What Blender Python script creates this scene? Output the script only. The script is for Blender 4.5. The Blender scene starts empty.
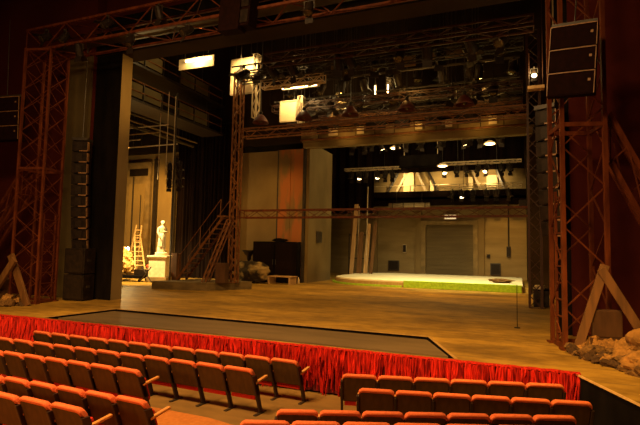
import bpy, bmesh, math, random
from mathutils import Vector, Matrix, noise
C = bpy.context.scene.collection
PI = math.pi
rnd = random.Random(7)
V = Vector

# ------------------------------------------------------------------ materials
def lk(nt, a, b): nt.links.new(a, b)
def mat(name, c1, c2=None, rough=.6, scale=(4, 4, 4), metal=0., bump=0., detail=5., lo=.35, hi=.65, emit=None, estr=0., spec=.4, bscale=None):
    m = bpy.data.materials.new(name); m.use_nodes = True
    nt = m.node_tree; b = nt.nodes['Principled BSDF']
    b.inputs['Roughness'].default_value = rough; b.inputs['Metallic'].default_value = metal
    b.inputs['Specular IOR Level'].default_value = spec
    tc = nt.nodes.new('ShaderNodeTexCoord'); mp = nt.nodes.new('ShaderNodeMapping')
    mp.inputs['Scale'].default_value = scale; lk(nt, tc.outputs['Object'], mp.inputs['Vector'])
    n = nt.nodes.new('ShaderNodeTexNoise'); n.inputs['Scale'].default_value = 1.; n.inputs['Detail'].default_value = detail
    lk(nt, mp.outputs['Vector'], n.inputs['Vector'])
    r = nt.nodes.new('ShaderNodeValToRGB')
    c2 = c2 or tuple(x * .7 for x in c1)
    r.color_ramp.elements[0].position = lo; r.color_ramp.elements[0].color = (*c2, 1)
    r.color_ramp.elements[1].position = hi; r.color_ramp.elements[1].color = (*c1, 1)
    lk(nt, n.outputs['Fac'], r.inputs['Fac']); lk(nt, r.outputs['Color'], b.inputs['Base Color'])
    if bump:
        bp = nt.nodes.new('ShaderNodeBump'); bp.inputs['Strength'].default_value = bump; bp.inputs['Distance'].default_value = .03
        lk(nt, n.outputs['Fac'], bp.inputs['Height']); lk(nt, bp.outputs['Normal'], b.inputs['Normal'])
    if emit:
        b.inputs['Emission Color'].default_value = (*emit, 1); b.inputs['Emission Strength'].default_value = estr
    return m

M = {}
M['red_steel'] = mat('red_steel', (.135, .034, .01), (.07, .016, .005), .55, (6, 6, 2), spec=.15)
M['rust_steel'] = mat('rust_steel', (.19, .075, .022), (.10, .038, .012), .55, (5, 5, 5), spec=.2)
M['pale_steel'] = mat('pale_steel', (.55, .45, .3), (.4, .3, .18), .45, (5, 5, 5))
M['dark_steel'] = mat('dark_steel', (.035, .026, .018), (.018, .013, .01), .45, (5, 5, 5), spec=.5)
M['lamp_black'] = mat('lamp_black', (.022, .014, .009), (.012, .008, .006), .5, (9, 9, 9), spec=.2)
M['black_cloth'] = mat('black_cloth', (.008, .006, .005), (.004, .003, .003), .95, (3, 3, 1), spec=.05)
M['drape'] = mat('drape', (.012, .006, .004), (.007, .004, .003), .95, (3, 3, .4), spec=.05)
M['maroon'] = mat('maroon', (.075, .012, .008), (.05, .008, .006), .9, (.3, .3, .3), spec=.1)
M['speaker'] = mat('speaker', (.012, .004, .003), (.008, .003, .002), .8, (8, 8, 8), spec=.04)
M['array_black'] = mat('array_black', (.022, .014, .01), (.008, .006, .005), .5, (6, 6, 6), spec=.12)
M['trim_pale'] = mat('trim_pale', (.3, .17, .08), (.2, .11, .05), .4, (5, 5, 5))
M['seat_panel'] = mat('seat_panel', (.082, .042, .011), (.058, .03, .008), .6, (14, 14, 3), spec=.12)
M['upholstery'] = mat('upholstery', (.72, .18, .065), (.58, .125, .045), .85, (40, 40, 40), spec=.15)
M['seat_red'] = mat('seat_red', (.5, .03, .012), (.4, .02, .01), .85, (40, 40, 40), spec=.15)
M['seat_metal'] = mat('seat_metal', (.035, .016, .01), (.02, .01, .006), .5, (9, 9, 9))
M['arm_wood'] = mat('arm_wood', (.62, .3, .08), (.48, .2, .05), .4, (4, 30, 30))
M['fringe'] = mat('fringe', (.66, .024, .012), (.17, .004, .003), .8, (22, 22, 2.2), spec=.15, lo=.36, hi=.62)
M['fringe_back'] = mat('fringe_back', (.12, .004, .004), (.08, .003, .003), .9, (9, 9, 1))
M['pit_lid'] = mat('pit_lid', (.13, .088, .042), (.1, .066, .03), .8, (.7, 3, 1))
M['hall_floor'] = mat('hall_floor', (.24, .14, .035), (.17, .1, .025), .7, (1.5, 4, 1))
M['carpet'] = mat('carpet', (.50, .19, .045), (.42, .15, .035), .95, (14, 14, 14), spec=.1)
M['stone'] = mat('stone', (.2, .105, .028), (.08, .04, .011), .95, (5, 5, 5), bump=.5)
M['stone_pale'] = mat('stone_pale', (.36, .18, .042), (.17, .085, .02), .95, (5, 5, 5), bump=.5)
M['brick'] = mat('brick', (.08, .04, .013), (.035, .017, .006), .9, (7, 7, 7), bump=.4)
M['plaster'] = mat('plaster', (.86, .76, .55), (.72, .6, .4), .7, (5, 5, 5))
M['plank'] = mat('plank', (.16, .072, .02), (.095, .042, .011), .75, (9, 9, 1.2))
M['plank_dark'] = mat('plank_dark', (.08, .034, .011), (.05, .02, .006), .75, (6, 6, 2))
M['plank_pale'] = mat('plank_pale', (.5, .31, .13), (.38, .22, .09), .75, (9, 9, 1.2))
M['ladder'] = mat('ladder', (.66, .45, .2), (.52, .34, .14), .5, (6, 6, 2))
M['tan_wall'] = mat('tan_wall', (.25, .175, .07), (.175, .118, .046), .9, (.5, .5, .35), detail=7)
M['left_wall'] = mat('left_wall', (.33, .23, .085), (.24, .16, .06), .9, (.7, .7, .35), detail=7)
M['rear_wall'] = mat('rear_wall', (.32, .235, .105), (.22, .155, .066), .9, (.35, .35, 1.6), detail=8)
M['plaster_wall'] = mat('plaster_wall', (.7, .53, .29), (.5, .35, .18), .9, (.7, .7, .7), detail=8)
M['door_grey'] = mat('door_grey', (.16, .115, .05), (.12, .085, .036), .8, (.4, .4, 3))
M['reveal_wall'] = mat('reveal_wall', (.19, .135, .055), (.13, .09, .034), .9, (.6, .6, .3), detail=7)
M['panel_dark'] = mat('panel_dark', (.10, .075, .028), (.065, .048, .018), .9, (1, 1, .4))
M['orange_panel'] = mat('orange_panel', (.32, .11, .03), (.17, .11, .04), .85, (1.5, 1.5, .38), detail=8, lo=.44, hi=.54)
M['dark_wall'] = mat('dark_wall', (.035, .022, .011), (.02, .012, .007), .95, (.5, .5, .5), spec=.1)
M['concrete'] = mat('concrete', (.3, .21, .09), (.2, .14, .06), .9, (2, 2, 2))
M['cloth_cream'] = mat('cloth_cream', (.80, .74, .50), (.64, .56, .34), .9, (.5, .5, 1), lo=.3, hi=.6)
M['turf'] = mat('turf', (.38, .6, .03), (.27, .46, .02), .95, (9, 9, 9), bump=.6)
M['block_grey'] = mat('block_grey', (.15, .105, .042), (.09, .062, .024), .9, (2, 2, 5))
M['duct'] = mat('duct', (.5, .4, .25), (.42, .33, .2), .4, (3, 3, 3))
M['red_cloth'] = mat('red_cloth', (.62, .09, .03), (.5, .06, .02), .8, (4, 4, 4))
M['gold_scrap'] = mat('gold_scrap', (.78, .52, .17), (.5, .3, .08), .7, (6, 6, 6), bump=.6)
M['scoop_red'] = mat('scoop_red', (.09, .016, .008), (.055, .01, .006), .55, (6, 6, 6))
M['mound'] = mat('mound', (.3, .21, .08), (.03, .02, .009), .9, (1.5, 1.5, 1.5), bump=.6, lo=.46, hi=.6)
M['white'] = mat('white', (.8, .66, .42), (.72, .57, .34), .7, (2, 2, 2))
M['lens'] = mat('lens', (.05, .038, .022), (.03, .022, .012), .15, (9, 9, 9), spec=.8)
M['lit'] = mat('lit', (1, .85, .5), (1, .85, .5), .5, emit=(1, .68, .3), estr=9.)
M['lit_soft'] = mat('lit_soft', (1, .85, .5), (1, .85, .5), .5, emit=(1, .6, .22), estr=3.)
M['sign'] = mat('sign', (.9, .8, .6), (.9, .8, .6), .5, emit=(1, .75, .4), estr=.8)
M['edge_wood'] = mat('edge_wood', (.42, .26, .09), (.3, .18, .06), .6, (6, 6, 6))
M['mast_red'] = mat('mast_red', (.06, .02, .009), (.035, .012, .006), .5, (6, 6, 3))
M['edge_gold'] = mat('edge_gold', (.75, .5, .2), (.6, .38, .14), .45, (6, 6, 6))

def floor_mat():
    m = bpy.data.materials.new('stage_boards'); m.use_nodes = True; nt = m.node_tree; b = nt.nodes['Principled BSDF']
    b.inputs['Roughness'].default_value = .55; b.inputs['Specular IOR Level'].default_value = .25
    tc = nt.nodes.new('ShaderNodeTexCoord')
    def nz(sc, det):
        mp = nt.nodes.new('ShaderNodeMapping'); mp.inputs['Scale'].default_value = sc
        lk(nt, tc.outputs['Object'], mp.inputs['Vector'])
        n = nt.nodes.new('ShaderNodeTexNoise'); n.inputs['Scale'].default_value = 1; n.inputs['Detail'].default_value = det; n.inputs['Roughness'].default_value = .65
        lk(nt, mp.outputs['Vector'], n.inputs['Vector']); return n
    a = nz((.35, .8, 1), 9); d = nz((2.2, 4, 1), 7)
    r1 = nt.nodes.new('ShaderNodeValToRGB'); r1.color_ramp.elements[0].position = .35; r1.color_ramp.elements[1].position = .68
    r1.color_ramp.elements[0].color = (.19, .11, .02, 1); r1.color_ramp.elements[1].color = (.50, .30, .05, 1)
    lk(nt, a.outputs['Fac'], r1.inputs['Fac'])
    r2 = nt.nodes.new('ShaderNodeValToRGB'); r2.color_ramp.elements[0].position = .3; r2.color_ramp.elements[1].position = .6
    r2.color_ramp.elements[0].color = (.55, .52, .46, 1); r2.color_ramp.elements[1].color = (1, 1, 1, 1)
    lk(nt, d.outputs['Fac'], r2.inputs['Fac'])
    mx = nt.nodes.new('ShaderNodeMix'); mx.data_type = 'RGBA'; mx.blend_type = 'MULTIPLY'; mx.inputs['Factor'].default_value = 1
    lk(nt, r1.outputs['Color'], mx.inputs['A']); lk(nt, r2.outputs['Color'], mx.inputs['B'])
    # board joints running across the stage
    sp = nt.nodes.new('ShaderNodeSeparateXYZ'); lk(nt, tc.outputs['Object'], sp.inputs['Vector'])
    fr = nt.nodes.new('ShaderNodeMath'); fr.operation = 'FRACT'; dv = nt.nodes.new('ShaderNodeMath'); dv.operation = 'DIVIDE'; dv.inputs[1].default_value = 1.0
    lk(nt, sp.outputs['Y'], dv.inputs[0]); lk(nt, dv.outputs[0], fr.inputs[0])
    gt = nt.nodes.new('ShaderNodeMath'); gt.operation = 'LESS_THAN'; gt.inputs[1].default_value = .03; lk(nt, fr.outputs[0], gt.inputs[0])
    mx2 = nt.nodes.new('ShaderNodeMix'); mx2.data_type = 'RGBA'; lk(nt, gt.outputs[0], mx2.inputs['Factor'])
    lk(nt, mx.outputs['Result'], mx2.inputs['A']); mx2.inputs['B'].default_value = (.17, .11, .035, 1)
    lk(nt, mx2.outputs['Result'], b.inputs['Base Color'])
    return m
M['stage'] = floor_mat()

# ------------------------------------------------------------------ mesh builder
class MB:
    def __init__(s): s.v = []; s.f = []; s.smooth = False
    def add(s, vs, fs):
        k = len(s.v); s.v += [tuple(x) for x in vs]; s.f += [tuple(i + k for i in f) for f in fs]; return s
    def box(s, c, d, R=None):
        c = V(c); vs = []
        for z in (-.5, .5):
            for y in (-.5, .5):
                for x in (-.5, .5):
                    p = V((x * d[0], y * d[1], z * d[2])); vs.append(c + (R @ p if R else p))
        return s.add(vs, [(0, 2, 3, 1), (4, 5, 7, 6), (0, 1, 5, 4), (2, 6, 7, 3), (0, 4, 6, 2), (1, 3, 7, 5)])
    def bar(s, p, q, w, h=None, up=(0, 0, 1)):
        p, q = V(p), V(q); d = (q - p); L = d.length
        if L < 1e-6: return s
        d.normalize(); u = V(up)
        if abs(d.dot(u)) > .97: u = V((0, 1, 0))
        r = d.cross(u).normalized(); t = r.cross(d).normalized(); h = h or w
        R = Matrix((r, d, t)).transposed()
        return s.box((p + q) / 2, (w, L, h), R)
    def tube(s, p, q, r, n=8, r2=None, cap=True):
        p, q = V(p), V(q); d = q - p
        if d.length < 1e-6: return s
        d.normalize(); u = V((0, 0, 1)) if abs(d.z) < .9 else V((1, 0, 0))
        a = d.cross(u).normalized(); b = d.cross(a); r2 = r if r2 is None else r2
        vs = [p + (a * math.cos(2 * PI * i / n) + b * math.sin(2 * PI * i / n)) * r for i in range(n)]
        vs += [q + (a * math.cos(2 * PI * i / n) + b * math.sin(2 * PI * i / n)) * r2 for i in range(n)]
        fs = [(i, (i + 1) % n, n + (i + 1) % n, n + i) for i in range(n)]
        if cap: fs += [tuple(range(n))[::-1], tuple(range(n, 2 * n))]
        return s.add(vs, fs)
    def prism(s, pts, z0, z1):
        n = len(pts); vs = [(x, y, z0) for x, y in pts] + [(x, y, z1) for x, y in pts]
        return s.add(vs, [tuple(range(n))[::-1], tuple(range(n, 2 * n))] + [(i, (i + 1) % n, n + (i + 1) % n, n + i) for i in range(n)])
    def lathe(s, prof, c=(0, 0, 0), n=16):
        vs = []; fs = []
        for r, z in prof:
            for i in range(n):
                a = 2 * PI * i / n; vs.append((c[0] + r * math.cos(a), c[1] + r * math.sin(a), c[2] + z))
        for k in range(len(prof) - 1):
            for i in range(n):
                j = (i + 1) % n; fs.append((k * n + i, k * n + j, (k + 1) * n + j, (k + 1) * n + i))
        fs.append(tuple(range(n))[::-1]); fs.append(tuple(range((len(prof) - 1) * n, len(prof) * n)))
        return s.add(vs, fs)
    def loft(s, rings):
        n = len(rings[0]); vs = [p for r in rings for p in r]; fs = []
        for k in range(len(rings) - 1):
            for i in range(n):
                j = (i + 1) % n; fs.append((k * n + i, k * n + j, (k + 1) * n + j, (k + 1) * n + i))
        fs.append(tuple(range(n))[::-1]); fs.append(tuple(range((len(rings) - 1) * n, len(rings) * n)))
        return s.add(vs, fs)
    def xf(s, m): s.v = [tuple(m @ V(p)) for p in s.v]; return s
    def mesh(s, name, off=(0, 0, 0), bevel=0, seg=2, smooth=False):
        me = bpy.data.meshes.new(name); me.from_pydata([(a - off[0], b - off[1], c - off[2]) for a, b, c in s.v], [], s.f)
        bm = bmesh.new(); bm.from_mesh(me); bmesh.ops.recalc_face_normals(bm, faces=bm.faces)
        if bevel:
            bmesh.ops.bevel(bm, geom=[e for e in bm.edges if e.is_manifold and e.calc_face_angle(0) > .5], offset=bevel, segments=seg, affect='EDGES', profile=.6)
        if smooth:
            for f in bm.faces: f.smooth = True
        bm.to_mesh(me); bm.free(); return me

def obj(name, mb, m, parent=None, off=(0, 0, 0), bevel=0, seg=2, smooth=False, loc=None):
    me = mb if isinstance(mb, bpy.types.Mesh) else mb.mesh(name, off, bevel, seg, smooth)
    if not me.materials: me.materials.append(M[m])
    o = bpy.data.objects.new(name, me); C.objects.link(o)
    if parent: o.parent = parent
    if loc: o.location = loc
    return o
def tag(o, label, cat, group=None, kind=None):
    o['label'] = label; o['category'] = cat
    if group: o['group'] = group
    if kind: o['kind'] = kind
    return o
def thing(name, label, cat, loc=(0, 0, 0), rz=0, group=None):
    o = bpy.data.objects.new(name, None); o.empty_display_size = .1; C.objects.link(o)
    o.location = loc; o.rotation_euler = (0, 0, rz); return tag(o, label, cat, group)
def solo(name, mb, m, label, cat, loc=(0, 0, 0), group=None, kind=None, **k):
    """a thing that is one mesh, its coordinates given in the world"""
    o = obj(name, mb, m, None, loc, **k); o.location = loc; return tag(o, label, cat, group, kind)
def struct(name, mb, m, **k):
    o = obj(name, mb, m, None, **k); o['kind'] = 'structure'; return o
def dup(root, loc, rot, label=None, group=None):
    r = root.copy(); C.objects.link(r); r.location = loc; r.rotation_euler = rot
    if label: r['label'] = label
    if group: r['group'] = group
    for ch in list(root.children):
        c = ch.copy(); C.objects.link(c); c.parent = r
        for g in list(ch.children):
            d = g.copy(); C.objects.link(d); d.parent = c
    return r
ORD = ['first', 'second', 'third', 'fourth', 'fifth', 'sixth', 'seventh', 'eighth', 'ninth', 'tenth', 'eleventh', 'twelfth', 'thirteenth', 'fourteenth']

# ------------------------------------------------------------------ camera
yaw, pit, rol = math.radians(22.16), math.radians(4.29), math.radians(1.15)
fw = V((-math.sin(yaw) * math.cos(pit), math.cos(yaw) * math.cos(pit), math.sin(pit)))
rt = V((math.cos(yaw), math.sin(yaw), 0)); up = rt.cross(fw)
rr = rt * math.cos(rol) + up * math.sin(rol); uu = up * math.cos(rol) - rt * math.sin(rol)
cam = bpy.data.cameras.new('camera'); cam.sensor_width = 36; cam.lens = 36 * 490 / 640; cam.clip_end = 300
co = bpy.data.objects.new('camera', cam); C.objects.link(co)
co.matrix_world = Matrix(((rr.x, uu.x, -fw.x, 0), (rr.y, uu.y, -fw.y, 0), (rr.z, uu.z, -fw.z, 2.0), (0, 0, 0, 1)))
bpy.context.scene.camera = co

# ------------------------------------------------------------------ setting
HF = -.9
EDGE = 9.42
# stage floor with the orchestra pit opening
PL, PR, PBL, PBR = (-11.95, 9.66), (-1.12, 9.66), (-11.75, 12.05), (-1.98, 11.8)
def stage_floor():
    b = MB(); z = 0
    top = [(-30, EDGE), (.88, EDGE), (1.5, 7.9), (2.7, 4.6), (14, 4.6), (14, 41), (-30, 41)]
    A = lambda *p: b.add([(x, y, 0) for x, y in p], [tuple(range(len(p)))])
    A((-30, EDGE), (.88, EDGE), PR, PL)
    A((-30, EDGE), PL, PBL, (-30, PBL[1]))
    A((.88, EDGE), (1.5, 7.9), (2.7, 4.6), (14, 4.6), (14, PBL[1]), (.9, PBL[1]))
    A((.88, EDGE), (.9, PBL[1]), PBR, PR)
    A((-30, PBL[1]), PBL, PBR, (.9, PBL[1]), (14, PBL[1]), (14, 41), (-30, 41))
    return b
struct('stage_floor', stage_floor(), 'stage')
b = MB()
for p, q in ((PL, PR), (PR, PBR), (PBR, PBL), (PBL, PL)):
    b.add([(p[0], p[1], 0), (q[0], q[1], 0), (q[0], q[1], -.5), (p[0], p[1], -.5)], [(0, 1, 2, 3)])
struct('trim_1', b, 'black_cloth')
b = MB()
for p, q in ((PR, PBR), (PBR, PBL), (PBL, PL)):
    b.bar((p[0], p[1], .006), (q[0], q[1], .006), .06, .012)
struct('trim_2', b, 'edge_wood')
b = MB().prism([(PL[0] + .02, PL[1] + .42), (PR[0] - .2, PR[1] + .42), (PBR[0] - .03, PBR[1] - .1), (PBL[0] + .02, PBL[1] - .1)], -.3, -.05)
solo('orchestra_pit_cover', b, 'pit_lid', 'dark grey orchestra pit cover sunk in front of the stage floor', 'pit cover', (-6.5, 10.7, -.3))
# stage front wall and side return
b = MB().box((-14.56, EDGE + .1, HF / 2 - .02), (30.88, .1, -HF - .04)); struct('wall_stage_front', b, 'black_cloth')
b = MB().prism([(.88, EDGE - .04), (1.5, 7.9), (2.7, 4.6), (2.8, 4.6), (1.6, 7.95), (1.0, EDGE + .05)], HF, -.03); struct('wall_stage_side', b, 'black_cloth')
b = MB(); b.bar((.86, EDGE - .02, -.002), (1.49, 7.87, -.002), .025, .03); b.bar((1.49, 7.87, -.002), (2.7, 4.55, -.002), .025, .03); struct('trim_3', b, 'edge_gold')
# hall floor
b = MB().box((-8, 2, HF - .1), (50, 16, .2)); struct('floor', b, 'hall_floor')
# carpeted gangway behind the second row of the left block
b = MB().prism([(-9, 7.33), (-4.9, 7.22), (-3.6, 6.95), (-3.3, 5.2), (-3.9, 3.4), (-9, 3.4)], HF, HF + .02)
solo('gangway_carpet', b, 'carpet', 'bright orange carpet on the gangway behind the second left row', 'carpet', (-6, 6, HF))
b = MB().prism([(-3.2, 4.5), (1.2, 6.15), (1.0, 6.85), (-3.3, 5.25)], HF, -.77); struct('floor_tier', b, 'hall_floor')
# hall walls beside and above the opening
b = MB().box((-22.9, 13.9, 7.5), (15.8, .5, 17)); struct('wall_house_left', b, 'maroon')
b = MB().box((8.2, 13.9, 7.5), (14, .5, 17)); struct('wall_house_right', b, 'maroon')
b = MB().box((-6.9, 14.15, 13.2), (16.2, .1, 5.6)); struct('wall_house_top', b, 'maroon')
# portal header and legs: black cloth faces, plywood reveals
b = MB().box((-6.9, 14.15, 9.86), (16.6, .8, 1.3)); b.box((-6.9, 14.6, 9.3), (16.6, .1, .16)); struct('wall_portal_header', b, 'dark_wall')
b = MB().box((-6.9, 13.72, 9.92), (16.6, .05, 1.4)); struct('trim_4', b, 'black_cloth')
b = MB().box((-14.42, 14.065, 4.6), (1.3, .53, 9.2)); struct('wall_portal_left', b, 'reveal_wall')
b = MB().box((-14.42, 13.78, 4.6), (1.32, .03, 9.2)); struct('trim_5', b, 'black_cloth')
b = MB().box((1.55, 14.16, 4.6), (1.3, .72, 9.2)); struct('wall_portal_right', b, 'tan_wall')
b = MB().box((1.55, 13.78, 4.6), (1.32, .03, 9.2)); struct('trim_6', b, 'black_cloth')
b = MB().box((-15.6, 13.58, 4.6), (1.15, .1, 9.2)); struct('wall_panel', b, 'panel_dark')
# stage house
b = MB().box((-29.1, 27, 8), (.2, 28, 16)); struct('wall_left', b, 'dark_wall')
b = MB().box((4.1, 27, 8), (.2, 28, 16)); struct('wall_right', b, 'dark_wall')
b = MB().box((-12.5, 27, 16.1), (33, 28, .2)); struct('ceiling', b, 'dark_wall')
b = MB().box((-22.9, 27.1, 4.2), (12.6, .3, 8.4)); struct('wall_wing', b, 'left_wall')
b = MB().box((-15.05, 26.85, 4.0), (3.1, .3, 8.0)); struct('wall_portal_rear', b, 'tan_wall')
b = MB().box((-12.9, 26.85, 12.25), (33, .3, 7.65)); struct('wall_upper', b, 'dark_wall')
b = MB().box((-11.72, 28.6, 4.2), (.24, 3.8, 8.4)); struct('wall_reveal', b, 'reveal_wall')
b = MB().box((-5.6, 26.6, 8.22), (12.6, .5, .42)); b.box((-5.6, 26.3, 8.38), (12.7, .12, .1)); struct('trim_7', b, 'reveal_wall')
b = MB().box((2.3, 26.85, 4.2), (3.6, .3, 8.4)); struct('wall_portal_rear_right', b, 'dark_wall')
b = MB().box((-8, 40.15, 3.2), (24, .3, 6.4)); struct('wall_back', b, 'rear_wall')
b = MB().box((-8, 40.2, 9.6), (24, .3, 6.4)); struct('wall_back_upper', b, 'rear_wall')
b = MB().box((-18.1, 35, 6), (.2, 10.4, 12)); struct('wall_rear_left', b, 'dark_wall')
b = MB().box((.62, 33.5, 6), (.2, 13, 12)); struct('wall_rear_right', b, 'dark_wall')
for i, x in enumerate((-11.2, -7.55, -2.72)):
    b = MB().box((x, 39.85, 2.6), (.45, .32, 5.2)); struct('trim_%d' % (8 + i), b, 'tan_wall')

# orange-brown door panel and rear scenery door
t = thing('sliding_door', 'tall orange brown sliding door beside the rear stage opening', 'door', (-12.75, 26.55, 0))
obj('door_leaf', MB().box((-.42, 0, 4), (.8, .1, 8)), 'orange_panel', t)
obj('door_leaf', MB().box((.4, .02, 4), (.82, .1, 8)), 'orange_panel', t)
obj('frame', MB().box((-.86, .03, 4), (.08, .16, 8)), 'dark_steel', t); obj('frame', MB().box((.88, .03, 4), (.14, .2, 8)), 'dark_steel', t)
t = thing('scenery_door', 'wide grey roller door in the back wall under the exit sign', 'door', (-5.13, 39.8, 0))
b = MB()
for k in range(14): b.box((0, .12, .15 + k * .3), (3.6, .06, .285))
obj('shutter', b, 'door_grey', t)
obj('frame', MB().box((-2.0, 0, 2.1), (.35, .4, 4.2)).box((2.0, 0, 2.1), (.35, .4, 4.2)).box((0, 0, 4.3), (4.35, .4, .3)), 'concrete', t)
t = thing('exit_sign', 'small lit exit sign on a bracket above the roller door', 'sign', (-5.0, 39.5, 4.75))
obj('casing', MB().box((0, 0, 0), (.95, .14, .42)), 'pale_steel', t)
obj('face', MB().box((0, -.08, -.02), (.85, .02, .3)), 'sign', t)
g = MB()
def seg_letter(ch, x):
    L = {'E': [((0, 0), (0, 1)), ((0, 1), (.6, 1)), ((0, .5), (.5, .5)), ((0, 0), (.6, 0))], 'X': [((0, 0), (.6, 1)), ((0, 1), (.6, 0))],
         'I': [((.3, 0), (.3, 1))], 'T': [((0, 1), (.6, 1)), ((.3, 0), (.3, 1))]}[ch]
    for (a, c), (d, e) in L: g.bar((x + a * .18, -.095, -.11 + c * .18), (x + d * .18, -.095, -.11 + e * .18), .03, .012, (0, 1, 0))
for k, ch in enumerate('EXIT'): seg_letter(ch, -.34 + k * .18)
obj('lettering', g, 'dark_steel', t)
obj('bracket', MB().bar((.2, .05, .2), (.2, .3, .2), .05).bar((.48, 0, .1), (.62, .1, .1), .04).bar((.62, 0, .1), (.62, .1, .32), .05), 'pale_steel', t)
for x, z, sx, sz, n, lb in ((-.75, 2.1, .3, .8, 'wall_mounted_box', 'dark wall box with conduit at the right end of back wall'), (-2.2, 1.75, .25, .25, 'wall_socket', 'small dark wall socket right of the roller door'),
                            (-1.7, .75, .75, .9, 'vent_grille', 'dark low grille in back wall behind the green turf'), (-9.6, .8, .9, .8, 'vent_grille', 'dark low grille in back wall left of the roller door'),
                            (-8.7, 2.2, .3, .7, 'wall_box', 'pale small box mounted on back wall left of the roller door')):
    t = thing(n, lb, 'wall fitting', (x, 39.9, z - sz / 2))
    obj('casing', MB().box((0, 0, sz / 2), (sx, .16, sz)), 'pale_steel' if n == 'wall_box' else 'dark_steel', t, bevel=.02)
    obj('cover', MB().box((0, -.09, sz / 2), (sx * .8, .03, sz * .8)), 'lamp_black', t)
    if n == 'wall_mounted_box': obj('conduit', MB().tube((0, .0, sz), (0, .0, 5), .05), 'dark_steel', t)

# ------------------------------------------------------------------ lattice work
def lattice(name, label, cat, p0, p1, wv, hv, nb, cr, wr, m, group=None, flip=0, parent=None):
    """box truss: four chord children and one lacing child for each face"""
    p0, p1, wv, hv = V(p0), V(p1), V(wv), V(hv)
    t = thing(name, label, cat, p0, 0, group) if parent is None else parent
    o = p0 if parent is None else V((0, 0, 0))
    cs = [V((0, 0, 0)), wv, wv + hv, hv]
    for c in cs: obj('chord', MB().bar(p0 + c - o, p1 + c - o, cr * 2, cr * 2), m, t)
    d = p1 - p0
    for i in range(4):
        a, c = cs[i], cs[(i + 1) % 4]; b = MB()
        for k in range(nb):
            u, w = d * (k / nb), d * ((k + 1) / nb)
            if (k + i + flip) % 2: b.bar(p0 + a + u - o, p0 + c + w - o, wr * 2)
            else: b.bar(p0 + c + u - o, p0 + a + w - o, wr * 2)
        for k in (0, nb): b.bar(p0 + a + d * (k / nb) - o, p0 + c + d * (k / nb) - o, wr * 2)
        obj('lacing', b, m, t)
    return t

def tower(name, label, loc, s, z1, rz, bay, rings, style, pr, br, m, ladder=None, group=None):
    t = thing(name, label, 'tower', loc, rz, group)
    h = s / 2; cs = [(-h, -h), (h, -h), (h, h), (-h, h)]
    for x, y in cs:
        p = obj('post', MB().box((x, y, z1 / 2), (pr * 2, pr * 2, z1)), m, t)
        obj('foot_plate', MB().box((x, y, .02), (pr * 5, pr * 5, .04)), m, p)
    nb = max(1, round(z1 / bay)); bz = z1 / nb
    for i in range(4):
        a, c = cs[i], cs[(i + 1) % 4]
        for k in range(nb):
            z0, zz = k * bz, (k + 1) * bz
            b = MB()
            if style == 'x':
                b.bar((*a, z0), (*c, zz), br * 2); b.bar((*c, z0), (*a, zz), br * 2)
            elif k % 2: b.bar((*a, z0), (*c, zz), br * 2)
            else: b.bar((*c, z0), (*a, zz), br * 2)
            obj('cross_brace', b, m, t)
    for z in rings:
        b = MB()
        for i in range(4): b.bar((*cs[i], z), (*cs[(i + 1) % 4], z), pr * 1.5, pr * 2.2)
        obj('ring_frame', b, m, t)
    if ladder:
        x, y0, y1, zt = ladder
        l = obj('ladder', MB().bar((x, y0, .03), (x, y0, zt), .05).bar((x, y1, .03), (x, y1, zt), .05), m, t)
        b = MB()
        for k in range(int(zt / .36)): b.bar((x, y0, .3 + k * .36), (x, y1, .3 + k * .36), .03)
        obj('rungs', b, m, l)
    return t

tower('lattice_tower', 'tall red lattice tower with crossed bracing at the left of the stage', (-15.45, 12.02, 0), .95, 8.75, math.radians(15), .73, (.05, 4.55, 8.7), 'x', .036, .009, 'red_steel', (.46, -.3, .3, 3.0))
tower('lattice_tower', 'tall red lattice tower with zigzag bracing at the right of the stage', (1.2, 12.15, 0), .86, 9.5, math.radians(13), .88, (.05, 4.8, 9.45), 'z', .042, .014, 'red_steel', (-.42, -.3, .12, 3.4))
# overhead truss between the towers
tr = lattice('overhead_truss', 'long red box truss spanning above the stage between the two towers', 'truss', (-16.15, 11.7, 8.76), (.7, 11.7, 8.76), (0, .95, 0), (0, 0, .78), 18, .038, .014, 'red_steel')
b = MB()
for k in range(17): b.box((-15.3 + k, 12.2, 8.9), (.5, .35, .16))
obj('cable_tray', MB().bar((-16, 12.3, 8.98), (.6, 12.3, 8.98), .5, .05), 'dark_steel', tr, (-16.15, 11.7, 8.76))
# raking buttresses
lattice('raking_buttress', 'red raking lattice strut sloping down right of the right tower', 'strut', (1.84, 12.0, 5.05), (4.2, 12.4, -.0), (0, .3, 0), (.0, 0, -1.05), 7, .045, .014, 'red_steel')
lattice('raking_buttress', 'red raking lattice strut sloping down left of the left tower', 'strut', (-16.05, 11.8, 4.6), (-19.0, 11.8, 1.0), (0, .35, 0), (0, 0, -.9), 6, .04, .016, 'red_steel')

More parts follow.
